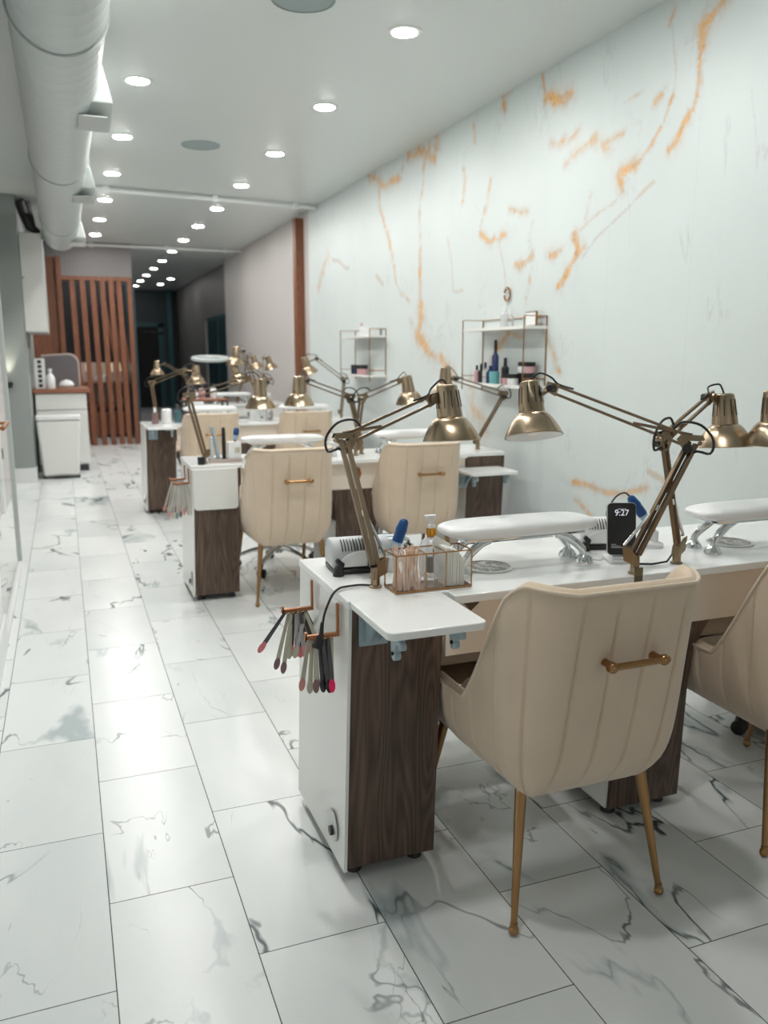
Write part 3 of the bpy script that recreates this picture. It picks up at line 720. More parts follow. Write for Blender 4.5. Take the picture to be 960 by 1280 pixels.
def cushion_mesh():
    m = MB(); n = 40; prof = [(.0, .0), (.93, .0), (.99, .02), (1, .045), (.985, .07), (.93, .088), (.7, .098), (.35, .102), (0, .104)]
    vs = []; fs = []
    for r, h_ in prof:
        for j in range(n):
            t = 2*PI*j/n; c, s_ = math.cos(t), math.sin(t); e = .42
            vs.append(V((.182*r*math.copysign(abs(c)**e, c), .005+.205*r*math.copysign(abs(s_)**e, s_)+.02, .38+h_)))
    fs = [(i*n+j, i*n+(j+1) % n, (i+1)*n+(j+1) % n, (i+1)*n+j) for i in range(len(prof)-1) for j in range(n)]
    return m.add(vs, fs)
SH, PIPE = shell_mesh()
def client_chair(loc, rz, label):
    t = thing('upholstered_chair', label, 'chair', loc, rz, 'channel-backed client chairs at the manicure tables')
    SH.build('shell', 'velvet', t, angle=60)
    MB().tube(PIPE, .0045, 8).build('piping', 'piping', t)
    cushion_mesh().build('seat', 'velvet', t, angle=60)
    for sx in (-1, 1):
        for (yt, yb_) in ((-.15, -.205), (.22, .33)):
            m = MB().rod((sx*(.165 if yt < 0 else .190), yt, .345), (sx*.206, yb_, .02), .0145, .0075, n=16)
            m.sphere((sx*.2065, yb_-.001, .0125), .0125, 16)
            m.rod((sx*.2055, yb_, .022), (sx*.2052, yb_, .032), .0095, .0085, n=16)
            m.build('leg', 'leg', t)
    yh = -.335; zh = .685
    h_ = MB().rod((-.078, yh, zh), (.078, yh, zh), .0075, n=16)
    for sx in (-1, 1):
        h_.rod((sx*.062, yh+.052, zh), (sx*.062, yh, zh), .0085, n=14).lathe([(.014, 0), (.014, .006), (.009, .010)], (sx*.062, yh+.046, zh), (0, -1, 0), n=16)
        h_.sphere((sx*.066, yh, zh), .0125, 14)
    h_.build('back_handle', 'gold', t)
    return t
ch = client_chair((1.10, 1.70, 0), 0, 'nearest beige channel-backed chair in front with brass bar handle')
grp = ch['group']
dup(ch, (1.895, 1.72, 0), -.05, 'beige channel-backed chair cut by the right edge at nearest table')
dup(ch, (1.093, 4.44, 0), .02, 'beige chair at second table between folded wing and middle pedestal')
dup(ch, (1.858, 4.44, 0), -.03, 'beige chair at second table, right seat, behind the near brass lamp')
dup(ch, (1.125, 7.15, 0), 0, 'left beige chair at the third table, seen over the second table')
dup(ch, (1.945, 7.15, 0), 0, 'right beige chair at the third table, only its back top showing')

SH2, PIPE2 = shell_mesh(.60, .47)
def tech_chair(loc, rz, label):
    t = thing('swivel_chair', label, 'chair', loc, rz, 'low swivel chairs on the staff side of tables')
    SH2.build('shell', 'velvet', t, angle=60)
    MB().tube(PIPE2, .0045, 6).build('piping', 'piping', t)
    cushion_mesh().build('seat', 'velvet', t, angle=60)
    MB().rod((0, 0, .10), (0, 0, .335), .025, n=16).rod((0, 0, .10), (0, 0, .2), .032, n=16).build('gas_lift', 'chrome', t)
    for k_ in range(5):
        a = 2*PI*k_/5+.3-PI/5; d = V((math.cos(a), math.sin(a), 0))
        leg = MB().tube([d*.02+V((0, 0, .135)), d*.1+V((0, 0, .13)), d*.19+V((0, 0, .105)), d*.26+V((0, 0, .075))], [.021, .018, .014, .012], 10).build('base_arm', 'chrome', t)
        p = d*.262; q = V((-d.y, d.x, 0))
        MB().lathe([(.0, -.011), (.020, -.011), (.026, -.007), (.026, .007), (.02, .011), (0, .011)], p+q*.014+V((0, 0, .026)), q, n=18).lathe([(.0, -.011), (.020, -.011), (.026, -.007), (.026, .007), (.02, .011), (0, .011)], p-q*.014+V((0, 0, .026)), q, n=18).rod(p+V((0, 0, .03)), p+V((0, 0, .075)), .009).build('caster', 'black', leg)
    return t
tc = tech_chair((1.12, 2.43, 0), PI, 'low beige swivel chair behind nearest table, glimpsed left of front chair')
dup(tc, (2.05, 2.36, 0), PI-.13, 'low beige swivel chair behind nearest table at right, caster showing')
dup(tc, (1.20, 5.02, 0), PI, 'low beige swivel chair with chrome star base behind second table, left')
dup(tc, (1.90, 5.08, 0), PI, 'low beige swivel chair behind second table, right')
dup(tc, (1.15, 7.80, 0), PI, 'low beige swivel chair behind the third table')

# ---------------------------------------------------------------- arm lamps
def unit(v): return V(v).normalized()
def lamp(base, elbow, head, rimc, label, tilt=(0, 0, 1), fine=True, drop=.16, edge=False):
    base, elbow, head, rimc = V(base), V(elbow), V(head), V(rimc)
    t = thing('desk_lamp', label, 'desk lamp', base, 0)
    L = lambda p: V(p)-base
    ax = V(tilt).normalized(); low = elbow-base; fw = V((low.x, low.y, 0))
    fw = V((head.x-elbow.x, head.y-elbow.y, 0)).normalized(); side = V((-fw.y, fw.x, 0))
    # clamp
    m = MB().lathe([(.017, .0), (.017, .004), (.012, .006), (.012, .052), (0, .052)], (0, 0, 0), n=16)
    m.prism([(-.012, .02), (.028, .035), (.034, .075), (.012, .07), (-.005, .05)], -side*.011, fw, (0, 0, 1), side*.003)
    m.prism([(-.012, .02), (.028, .035), (.034, .075), (.012, .07), (-.005, .05)], side*.008, fw, (0, 0, 1), side*.003)
    if edge: m.box((-.014, -.018, -.03), (.014, -.012, .02)).box((-.014, -.018, -.036), (.014, .02, -.030))
    m.build('clamp', 'brass', t)
    b0 = V((0, 0, .045)); e = L(elbow); h_ = L(head)
    d1 = (e-b0).normalized(); perp = d1.cross(side).normalized()
    for s_ in (-1, 1):
        MB().bar(b0+perp*s_*.0085+V((0, 0, .01)), e+perp*s_*.0095, .0115).build('lower_arm', 'brass_rod', t)
    d2 = (h_-e).normalized(); p2 = d2.cross(side).normalized()
    for s_ in (-1, 1):
        MB().bar(e+p2*s_*.014, h_+p2*s_*.011, .0075).build('upper_arm', 'brass_rod', t)
    # elbow plate
    m = MB()
    for s_ in (-.010, .007):
        m.prism([(-.006, -.034), (.012, -.036), (.040, .010), (.030, .022), (-.026, .020), (-.032, .008), (-.014, .006), (.012, .006)], e+side*s_, fw, (0, 0, 1), side*.003)
    for a, b_ in ((-.02, 0), (.03, .012), (.005, -.02)): m.rod(e+fw*a+V((0, 0, b_))-side*.014, e+fw*a+V((0, 0, b_))+side*.014, .006, n=10)
    m.build('elbow_joint', 'brass', t)
    MB().lathe([(0, 0), (.014, 0), (.012, .018), (0, .018)], e+side*.012+V((0, 0, -.014))+fw*.01, side, n=10).build('knob', 'black', t)
    if fine:
        q0 = b0+fw*.03+V((0, 0, .03)); q1 = b0.lerp(e, .42)+perp*(-.010)
        MB().rod(q0, q1, .0045, n=10).rod(q1-(d1*.008), q1+(d1*.008), .008, n=10).build('spring', 'chrome', t)
        MB().rod(e.lerp(h_, .02)+p2*.02, e.lerp(h_, .40)-p2*.008, .0042, n=10).build('spring', 'brass_rod', t)
    # head joint
    rc = L(rimc); neck_b = rc + ax*.070; neck_t = rc + ax*.160
    m = MB().rod(h_-side*.013, h_+side*.013, .012, n=14).prism([(-.018, -.018), (.018, -.012), (.018, .014), (-.018, .018)], h_-side*.004, d2, p2, side*.008)
    aim = neck_b.lerp(neck_t, .35)
    m.rod(h_, aim, .006, n=10)
    m.build('head_joint', 'brass', t)
    MB().rod(h_+side*.013, h_+side*.027, .013, .010, n=10).build('knob', 'black', t)
    # shade
    R = .0835
    bell = [(.0375, .066)] + [(.037+(R-.037)*u**.64, .066*(1-u)) for u in (.03, .08, .15, .25, .36, .48, .6, .72, .84, .93)] + [(R, .0), (R-.001, -.002)]
    prof = [(.0, .158), (.022, .158), (.0285, .154), (.029, .152), (.0365, .080), (.0375, .068)] + bell
    inn = [(R-.003, -.002)] + [(r-.003, z-.002) for r, z in bell[::-1][2:]] + [(.030, .07), (.0, .07)]
    so = MB().lathe(prof, rc, ax, n=48, cap=False).build('shade', 'shade_brass', t, angle=50)
    MB().lathe(inn, rc, ax, n=48, cap=False).build('shade_lining', 'inner', so, angle=60)
    if fine:
        m = MB()
        for k_ in range(10):
            a = 2*PI*k_/10; a1 = ax.orthogonal().normalized(); a2 = ax.cross(a1); dd = a1*math.cos(a)+a2*math.sin(a)
            m.bar(rc+ax*.092+dd*.0358, rc+ax*.140+dd*.0310, .0018)
        m.build('vent_slot', 'black', so)
    MB().sphere(rc+ax*.028, .027, 16).rod(rc+ax*.045, rc+ax*.07, .015, n=12).build('bulb', 'bulb', t)
    # cord
    c0 = neck_t+ax*(-.006)
    MB().tube([c0, c0+ax*.012+(h_-c0)*.2+V((0, 0, .01)), (c0+h_)/2+V((0, 0, .035)), h_+V((0, 0, .03))+side*.01, h_-d2*.02+V((0, 0, .018)), h_-d2*.06+p2*.016+V((0, 0, .004))], .0028, 8, 4).build('cord', 'black', t)
    MB().tube([e+d2*.06+p2*.016, e+V((0, 0, .045))+d2*.03, e+V((0, 0, .055))-d2*.02, e-d2*.055+V((0, 0, .03)), e-d2*.05+V((0, 0, -.01)), e-d1*.03-fw*.012, e-d1*.12-fw*.004], .0036, 8, 4).build('cord', 'black', t)
    return t
z = .7505
lamp((.704, 1.905, z), (.70, 2.14, 1.10), (.975, 2.165, 1.205), (1.026, 2.142, 1.089), 'brass arm lamp clamped at left end of nearest table by the glass organiser', tilt=(-.07, .10, 1))
lamp((1.40, 1.778, z), (1.575, 1.79, 1.095), (1.303, 2.066, 1.235), (1.245, 2.06, 1.101), 'brass arm lamp clamped at the front edge, long arm reaching left over armrest', tilt=(.03, .27, 1), edge=True)
lamp((1.583, 1.83, z), (1.545, 1.87, 1.10), (1.79, 1.97, 1.205), (1.845, 1.955, 1.058), 'brass arm lamp behind the front-edge lamp, its shade over the right armrest', tilt=(-.03, .10, 1))
lamp((2.24, 2.02, z), (2.28, 1.95, 1.10), (2.01, 1.87, 1.22), (1.925, 1.85, 1.072), 'brass arm lamp whose shade is cut by the right edge of the frame', tilt=(-.10, .0, 1))
lamp((.684, 4.52, z), (.61, 4.5, 1.11), (.93, 4.5, 1.20), (.985, 4.45, 1.045), 'brass arm lamp at left end of second table beside the tool cups', fine=False)
lamp((1.56, 4.55, z), (1.60, 4.55, 1.085), (1.81, 4.48, 1.18), (1.86, 4.45, 1.055), 'brass arm lamp mid second table, arm reaching right over the right-hand chair', fine=False, tilt=(-.15, 0, 1))
lamp((1.62, 4.62, z), (1.55, 4.60, 1.085), (1.26, 4.52, 1.185), (1.20, 4.45, 1.055), 'brass arm lamp mid second table, arm reaching left toward the wood post', fine=False)
lamp((2.38, 4.60, z), (2.50, 4.50, 1.09), (2.13, 4.42, 1.19), (2.06, 4.40, 1.10), 'brass arm lamp at right end of second table beneath the nearer shelf', fine=False)
lamp((.73, 7.4, z), (.70, 7.4, 1.09), (.98, 7.35, 1.20), (1.07, 7.35, 1.08), 'brass arm lamp at the left end of the third table', fine=False)
lamp((1.55, 7.4, z), (1.72, 7.42, 1.10), (1.48, 7.4, 1.27), (1.45, 7.4, 1.10), 'brass arm lamp at middle of third table, shade tilted low', fine=False, tilt=(-.35, 0, 1))
lamp((1.62, 7.5, z), (1.60, 7.46, 1.08), (1.50, 7.42, 1.36), (1.42, 7.4, 1.24), 'brass arm lamp mid third table with the highest raised head', fine=False, tilt=(.1, 0, 1))
lamp((2.40, 7.4, z), (2.43, 7.4, 1.10), (2.16, 7.38, 1.29), (2.07, 7.3, 1.16), 'brass arm lamp at right end of third table before the wood post', fine=False, tilt=(-.35, 0, 1))
lamp((1.95, 10.1, z), (2.05, 10.1, 1.08), (2.08, 10.05, 1.30), (2.18, 10.0, 1.17), 'brass arm lamp on the farthest table, shade tilted, left of pale wall', fine=False, tilt=(-.3, 0, 1))
lamp((2.15, 10.1, z), (2.28, 10.1, 1.08), (2.27, 10.05, 1.28), (2.36, 10.0, 1.16), 'brass arm lamp on farthest table, rightmost shade against pale wall', fine=False, tilt=(-.3, 0, 1))
lamp((1.42, 10.2, z), (1.36, 10.2, 1.08), (1.12, 10.1, 1.22), (1.02, 10.05, 1.10), 'brass arm lamp at left end of the farthest table, arm reaching left', fine=False)

# ring lamps far back
t = thing('ring_lamp', 'pale oval ring lamp above the farthest table', 'ring lamp', (1.62, 9.95, .75))
MB().tube([(.20*math.cos(a), .17*math.sin(a), .53+.02*math.sin(a)) for a in np.linspace(0, 2*PI, 40)], .022, 10).build('ring', 'duct', t)
MB().rod((.0, .17, 0), (.0, .17, .53), .010).lathe([(.06, 0), (.06, .012), (.0, .012)], (0, .17, 0)).build('stand', 'dark', t)
t = thing('ring_lamp', 'dark ring pendant hanging in the dim far end of the room', 'ring lamp', (1.9, 19.0, 1.78))
MB().tube([(.19*math.cos(a), .19*math.sin(a), 0) for a in np.linspace(0, 2*PI, 36)], .024, 10).build('ring', 'darkroom', t)
MB().rod((.19, 0, 0), (0, 0, .5), .004).rod((-.19, 0, 0), (0, 0, .5), .004).rod((0, 0, .5), (0, 0, ZC-1.78), .004).build('suspension', 'dark', t)

# ---------------------------------------------------------------- armrests
def armrest(x, y, L, label, zt=.885):
    t = thing('armrest', label, 'armrest', (x, y, .75))
    n = 24; W = .155; T = .042; z0 = zt-.75-T
    m = MB(); vs = []; rings = []
    for k_ in range(13):
        u = -1+2*k_/12
        sc_ = (1-abs(u)**3.2)**(1/3.2) if abs(u) < 1 else 0
        rings.append((u, max(sc_, .0)))
    # superellipsoid pad
    for i in range(15):
        ph = -PI/2+PI*i/14; cz, sz = math.cos(ph), math.sin(ph)
        cz = abs(cz)**.45; sz = math.copysign(abs(sz)**.7, sz)
        for j in range(40):
            a = 2*PI*j/40; c_, s_ = math.cos(a), math.sin(a)
            vs.append(V((L/2*cz*math.copysign(abs(c_)**.38, c_), W/2*cz*math.copysign(abs(s_)**.55, s_), z0+T/2+T/2*sz + .004*(abs(c_)>.6)*0)))
    fs = [(i*40+j, i*40+(j+1) % 40, (i+1)*40+(j+1) % 40, (i+1)*40+j) for i in range(14) for j in range(40)]
    m.add(vs, fs); m.build('pad', 'cushion', t, angle=80)
    MB().box((-L/2+.05, -.05, z0-.006), (L/2-.05, .05, z0+.004)).build('base_plate', 'chrome', t, bevel=.002)
    for sx in (-1, 1):
        for sy in (-1, 1):
            yb_ = sy*.042
            MB().tube([(sx*(L/2-.13), yb_*.7, z0-.008), (sx*(L/2-.10), yb_*.8, z0-.014), (sx*(L/2-.07), yb_*.9, z0-.035), (sx*(L/2-.052), yb_, .04), (sx*(L/2-.045), yb_, .02)], [.010, .012, .0125, .011, .010], 12).lathe(
                [(.026, 0), (.026, .004), (.021, .014), (.012, .024), (.0, .026)], (sx*(L/2-.045), yb_, 0), n=24).build('leg', 'chrome', t)
    return t
AR = armrest(1.155, 1.975, .47, 'white padded armrest on chrome legs on nearest table, left of the phone')
dup(AR, (1.955, 1.93, .75), 0, 'white padded armrest on chrome legs at the right edge of nearest table')
dup(AR, (1.13, 4.56, .75), 0, 'white armrest on second table above the left chair')
dup(AR, (1.93, 4.60, .75), 0, 'white armrest on second table above the right chair')
dup(AR, (1.18, 7.36, .75), 0, 'white armrest on left part of the third table')
dup(AR, (2.03, 7.36, .75), 0, 'white armrest on right part of the third table')
dup(AR, (1.86, 10.0, .75), 0, 'white armrest on the farthest table')

# ---------------------------------------------------------------- things on the nearest table
def drill(x, y, rz, label, key='grey_machine'):
    t = thing('nail_drill', label, 'nail drill', (x, y, .75), rz)
    # half-barrel housing, axis along x
    L = .165; pr = [(-.052, .014), (.052, .014), (.055, .04)] + [(.050*math.cos(a)+.002, .045+.045*math.sin(a)) for a in np.linspace(.25, PI-.25, 12)] + [(-.055, .04)]
    MB().prism(pr, (-L/2, 0, 0), (0, 1, 0), (0, 0, 1), (L, 0, 0)).build('housing', key, t, bevel=.008)
    m = MB()
    for i in range(13):
        xx = -L/2+.028+i*.0085
        m.tube([(xx, -.0535*math.cos(a)+.001, .0455+.0465*math.sin(a)) for a in np.linspace(.35, 1.15, 6)], .0016, 6)
    m.build('vent_slot', 'black', t)
    MB().prism([(.068*math.cos(a), .042*math.sin(a)) for a in np.linspace(0, PI, 16)], (0, -.0585, .02), (1, 0, 0), (0, 0, 1), (0, .006, 0)).build('front_panel', 'white', t, bevel=.001)
    MB().box((-L/2+.002, -.062, 0), (L/2-.002, .056, .014)).build('base', 'black', t, bevel=.003)
    MB().box((.012, -.063, .016), (.034, -.058, .034)).build('switch', 'black', t)
    MB().lathe([(0, 0), (.012, 0), (.010, .012), (0, .012)], (.062, -.058, .036), (0, -1, 0), n=14).build('dial', 'black', t)
    m = MB().tube([(-L/2+.012, -.065, .0), (-L/2+.012, -.068, .02), (-L/2+.018, -.072, .032), (-L/2+.006, -.074, .046)], [.016, .012, .010, .006], 10)
    m.build('handpiece_rest', 'black', t)
    return t
drill(.725, 2.10, -.08, 'light grey ribbed nail drill machine at left end of nearest table')
drill(1.52, 2.09, -.35, 'white ribbed nail drill machine behind the phone on nearest table', 'white')
def handpiece(p0, p1, label):
    p0, p1 = V(p0), V(p1); d = (p1-p0)
    t = thing('drill_handpiece', label, 'drill handpiece', p0)
    f = lambda u: d*u
    MB().rod(f(0), f(.12), .005, .011, n=16).build('chuck', 'black', t)
    MB().rod(f(.10), f(.48), .0125, .0145, n=20).build('sleeve', 'paleblue', t)
    MB().tube([f(.46), f(.5), f(.7), f(.74), f(.78), f(.95), f(1)], [.0145, .0155, .015, .0165, .0155, .0125, .007], 20).build('grip', 'blue', t)
    return t
handpiece((.800, 2.045, .775), (.842, 2.045, .89), 'blue and pale blue drill handpiece standing behind the glass organiser')
handpiece((1.655, 2.02, .80), (1.588, 2.06, .905), 'blue drill handpiece leaning right of the phone')
tag(MB().tube([(1.588, 2.06, .905), (1.575, 2.07, .915), (1.555, 2.085, .90), (1.54, 2.1, .86), (1.545, 2.11, .84)], .0028, 8, 4).build('handpiece_cable', 'dark'), 'thin dark cable curling from the handpiece near the phone', 'cable')
t = thing('handpiece_cup', 'white cup holding the blue handpiece behind the organiser', 'cup', (.800, 2.045, .75))
MB().lathe([(.020, 0), (.023, .002), (.025, .045), (.021, .045), (.019, .006), (0, .006)], (0, 0, 0), n=24).build('body', 'bottle', t)
MB().lathe([(.0255, .040), (.0262, .046), (.0235, .046)], (0, 0, 0), n=24, ring=True).build('lip', 'white', t)
t = thing('handpiece_cup', 'white drill stand at right of phone holding blue handpiece', 'cup', (1.655, 2.02, .75))
MB().lathe([(.03, 0), (.03, .012), (.014, .02), (.014, .05), (0, .05)], (0, 0, 0), n=24).build('body', 'white', t)
MB().box((-.02, -.012, .048), (.0, .012, .058)).build('rest', 'white', t, bevel=.003)

# glass organiser with brass edges
ox, oy, OL, OD, OH = .728, 1.822, .205, .078, .096
t = thing('glass_organizer', 'brass-edged glass organiser with three compartments on nearest table', 'organiser', (ox, oy, .7502))
for z_ in (.003, OH):
    m = MB()
    for a, b_ in (((0, 0), (OL, 0)), ((OL, 0), (OL, OD)), ((OL, OD), (0, OD)), ((0, OD), (0, 0))): m.bar((a[0], a[1], z_), (b_[0], b_[1], z_), .0045 if z_ < .01 else .003)
    m.build('edge_frame', 'gold', t)
for x_ in (0, OL):
    for y_ in (0, OD): MB().bar((x_, y_, 0), (x_, y_, OH), .003).build('upright', 'gold', t)
for x_ in (.080, .134):
    m = MB()
    for y_ in (0, OD): m.bar((x_, y_, 0), (x_, y_, OH), .0025)
    m.bar((x_, 0, OH), (x_, OD, OH), .0025).build('divider_frame', 'gold', t)
    MB().box((x_-.0006, .002, .004), (x_+.0006, OD-.002, OH-.002)).build('divider_glass', 'glass', t)
for a, b_ in (((0, 0), (OL, .0)), ((0, OD), (OL, OD)), ((0, 0), (0, OD)), ((OL, 0), (OL, OD))):
    MB().box((a[0]-.0005+(.002 if a[0] != b_[0] else 0), a[1]-.0005+(.002 if a[1] != b_[1] else 0), .004), (b_[0]+.0005-(.002 if a[0] != b_[0] else 0), b_[1]+.0005-(.002 if a[1] != b_[1] else 0), OH-.002)).build('glass_pane', 'glass', t)
MB().box((.002, .002, .0), (OL-.002, OD-.002, .002)).build('base_plate', 'gold', t)
for i in range(34):
    x0, y0_ = random.uniform(.012, .068), random.uniform(.012, OD-.012); x1, y1 = min(.074, max(.006, x0+random.uniform(-.03, .03))), min(OD-.006, max(.006, y0_+random.uniform(-.02, .02)))
    a = V((ox+x0, oy+y0_, .7535)); b_ = V((ox+x1, oy+y1, .7535+random.uniform(.098, .108)))
    tag(MB().bar(a, b_, .0034).build('wooden_stick', 'stickwood'), 'pale wooden cuticle stick in the left compartment of glass organiser', 'stick', 'wooden sticks in the glass organiser')
for i in range(12):
    xx = ox+.142+i*.0042; hh = .062+.036*math.sin(min(1, (12-i)/8)*1.3)*random.uniform(.92, 1.05)
    R = Matrix.Rotation(-.22, 3, 'Y')
    tag(MB().box((xx, oy+.012+random.uniform(0, .004), .7535), (xx+.0028, oy+.066, .7535+hh)).build('lint_wipe', 'paper'), 'white lint wipe standing in the right compartment of glass organiser', 'wipe', 'white wipes in the glass organiser')
tag(MB().prism([(0, .0), (.045, 0), (.03, .05), (-.012, .075), (-.02, .05)], (ox+.146, oy+.068, .80), (1, 0, 0), (0, 0, 1), (0, .003, 0)).build('cotton_pad', 'paper'), 'folded white cotton wipe sticking up at back of glass organiser', 'wipe')
t = thing('polish_bottle', 'small clear nail polish bottle with black cap in middle compartment', 'bottle', (ox+.103, oy+.03, .7535))
MB().box((-.013, -.010, 0), (.013, .010, .035)).build('body', 'clearp', t, bevel=.003)
MB().rod((0, 0, .036), (0, 0, .076), .0085, .0075, n=18).build('cap', 'black', t)
t = thing('pump_bottle', 'clear pump bottle with gold collar and white pump behind organiser', 'bottle', (.885, 1.965, .75))
MB().lathe([(.030, 0), (.033, .004), (.033, .055), (.034, .075), (.026, .093), (.012, .104), (.012, .108), (0, .108)], (0, 0, 0), n=32).build('body', 'bottle', t)
MB().lathe([(.0135, .106), (.0135, .128), (0, .128)], (0, 0, 0), n=24).build('collar', 'amber', t)
MB().lathe([(.011, .128), (.010, .137), (.006, .139), (.006, .158), (.0, .158)], (0, 0, 0), n=20).prism(rrect(-.020, -.008, .012, .008, .007), (0, 0, .155), (1, 0, 0), (0, 1, 0), (0, 0, .008)).build('pump', 'white', t, bevel=.001)
t = thing('tissue_box', 'flat white box behind the wooden sticks on nearest table', 'box', (.82, 2.16, .75))
MB().box((-.055, -.03, 0), (.055, .03, .068)).build('body', 'white', t, bevel=.003); MB().box((-.03, -.008, .068), (.03, .008, .070)).build('slot', 'paleblue', t)

# phone on charging stand
t = thing('phone_stand', 'white wedge charging stand under the phone on nearest table', 'phone stand', (1.453, 1.905, .75), -.34)
R = Matrix.Rotation(-.16, 3, 'X')
MB().prism(rrect(-.043, -.03, .043, .06, .015), (0, 0, 0), (1, 0, 0), (0, 1, 0), (0, 0, .008)).build('base', 'white', t, bevel=.002)
MB().prism(rrect(-.028, 0, .028, .10, .02), (0, .014, .005), (1, 0, 0), (0, .16, .987), (0, .010, 0)).build('back_support', 'white', t, bevel=.002)
MB().box((-.03, -.014, .008), (.03, .0, .014)).build('ledge', 'white', t, bevel=.002)
ph = thing('phone', 'black phone upright on white stand showing the time 9:27', 'phone', (1.453, 1.905, .766), -.34)
ux, uy, un = V((1, 0, 0)), V((0, .16, .987)), V((0, -.987, .16))
MB().prism(rrect(-.042, 0, .042, .150, .012), -un*0+V((0, .010, 0)), ux, uy, un*.008).build('body', 'steel', ph, bevel=.002)
MB().prism(rrect(-.0405, .0015, .0405, .1485, .011), V((0, .010, 0))+un*.0081, ux, uy, un*.0006).build('screen', 'black', ph)
def text(body, size, px_, py_, name, key):
    cu = bpy.data.curves.new(name, 'FONT'); cu.body = body; cu.size = size; cu.align_x = 'CENTER'; cu.extrude = .0001; cu.offset = 0
    o = bpy.data.objects.new(name, cu); COL.objects.link(o)
    dg = bpy.context.evaluated_depsgraph_get(); me = bpy.data.meshes.new_from_object(o.evaluated_get(dg)); bpy.data.objects.remove(o)
    me.materials.clear(); me.materials.append(M[key]); o = bpy.data.objects.new(name, me); COL.objects.link(o); o.parent = ph
    o.location = V((0, .010, 0))+un*.0090+ux*px_+uy*py_
    o.rotation_euler = Matrix((ux, uy, un)).transposed().to_euler()
    return o
text('9:27', .024, 0, .113, 'clock_digits', 'screen_glow')
MB().box((-.012, 0, 0), (.012, .0003, .001)).build('status_line', 'screen_glow', ph, loc=V((0, .010, 0))+un*.0091+uy*.131)
m = MB()
for i, (wd, yy) in enumerate(((.014, .030), (.026, .025), (.034, .021))): m.prism([(-.03, yy), (-.03+wd, yy), (-.03+wd, yy+.0016), (-.03, yy+.0016)], V((0, .010, 0))+un*.0089, ux, uy, un*.0002)
m.build('notification_lines', 'grey_machine', ph)
tag(MB().tube([(1.40, 1.97, .754), (1.37, 2.0, .753), (1.35, 1.99, .753), (1.36, 1.95, .753), (1.40, 1.93, .753), (1.43, 1.95, .753)], .002, 8).build('charging_cable', 'white'), 'thin white charging cable on table beside the phone stand', 'cable')
tag(MB().tube([(1.583, 1.845, .80), (1.575, 1.84, .775), (1.55, 1.83, .758), (1.50, 1.83, .755), (1.46, 1.85, .755)], .003, 8).build('lamp_cable', 'black'), 'black cable lying on table between the two crossed lamp bases', 'cable')
tag(slab(1.20, 1.78, 1.345, 1.80, .751, .760, .004).build('nail_file', 'dark', bevel=.002), 'dark nail file lying on nearest table left of the phone', 'nail file') if False else None

# power cord hanging off the table's left end with plug
t = thing('power_cord', 'black power cord draped over left table edge with hanging plug', 'power cord', (.70, 1.90, .755))
W = [(.70, 1.90, .755), (.67, 1.92, .755), (.63, 1.915, .756), (.605, 1.90, .757), (.582, 1.885, .745), (.560, 1.875, .705), (.552, 1.87, .67)]
MB().tube([V(p)-t.location for p in W], .003, 8, 5).build('wire', 'black', t)
MB().tube([V(p)-t.location for p in ((.552, 1.87, .685), (.549, 1.87, .655), (.543, 1.868, .64), (.535, 1.866, .622))], [.004, .006, .012, .0125], 12).build('plug', 'black', t)

# copper hooks with swatch sticks
def swatch_hook(y, label, arm=.082):
    t = thing('swatch_hook', label, 'hook', (.590, y, .65))
    MB().box((-.0, -.006, -.006), (.006, .006, .078)).build('back_plate', 'copper', t, bevel=.001)
    MB().box((-arm, -.006, -.006), (.0, .006, .004)).box((-arm, -.006, -.006), (-arm+.006, .006, .012)).build('arm', 'copper', t, bevel=.001)
    return t
swatch_hook(1.875, 'front copper hook on white side panel, under the black plug')
swatch_hook(2.105, 'rear copper hook on the white side panel of nearest table')
def swatch(p, ang, roll, L, stick, tip, label, group):
    t = thing('nail_swatch', label, 'nail swatch', p, 0, group)
    d = V((math.sin(ang), math.sin(roll), -math.cos(ang))).normalized(); s = d.cross(V((0, 1, 0))).normalized(); n_ = d.cross(s)
    MB().tube([V((0, 0, 0))+ (V((0, 1, 0)) if False else s)*.0*0 + V((.006*math.cos(a)*0, .007*math.cos(a), .007*math.sin(a)-.004)) for a in np.linspace(0, 2*PI, 12)], .0007, 5).build('ring', 'gold', t)
    MB().prism([(-.0042, .008), (.0042, .008), (.0062, L-.024), (-.0062, L-.024)], (0, 0, 0), s, d, n_*.0016).build('stick', stick, t)
    pts = [(.0085*math.cos(a), L-.014+.018*math.sin(a)) for a in np.linspace(0, 2*PI, 14)[:-1]]
    MB().prism(pts, -n_*.0006, s, d, n_*.0030).build('tip', tip, t, bevel=.0008)
G2 = 'swatch sticks on the rear copper hook'; G1 = 'swatch sticks on the front copper hook'
rear = [(-.62, 'stick_dark', 'tip_pink'), (-.22, 'stick_cream', 'tip_mauve'), (-.15, 'stick_cream', 'tip_mauve'), (-.10, 'stick_cream', 'stick_cream'), (-.04, 'stick_dark', 'tip_nude'), (.02, 'stick_grey', 'tip_pink'), (.06, 'stick_dark', 'tip_pink'),
        (.12, 'stick_grey', 'tip_nude'), (.16, 'stick_dark', 'tip_nude'), (.22, 'stick_cream', 'tip_pink'), (.30, 'stick_dark', 'tip_mauve'), (.34, 'stick_cream', 'tip_pink'), (.42, 'stick_dark', 'tip_nude'), (-.30, 'stick_grey', 'stick_cream')]
lab = {'tip_pink': 'pink-tipped', 'tip_nude': 'rosy nude-tipped', 'tip_mauve': 'brown mauve-tipped', 'stick_cream': 'plain cream-tipped', 'tip_hot': 'hot pink-tipped', 'tip_black': 'black-tipped', 'tip_teal': 'grey teal-tipped'}
def lbl(tip, st, where): return lab[tip]+' swatch on '+{'stick_dark': 'dark', 'stick_grey': 'clear grey', 'stick_cream': 'cream'}[st]+' stick hanging from the '+where+' copper hook'
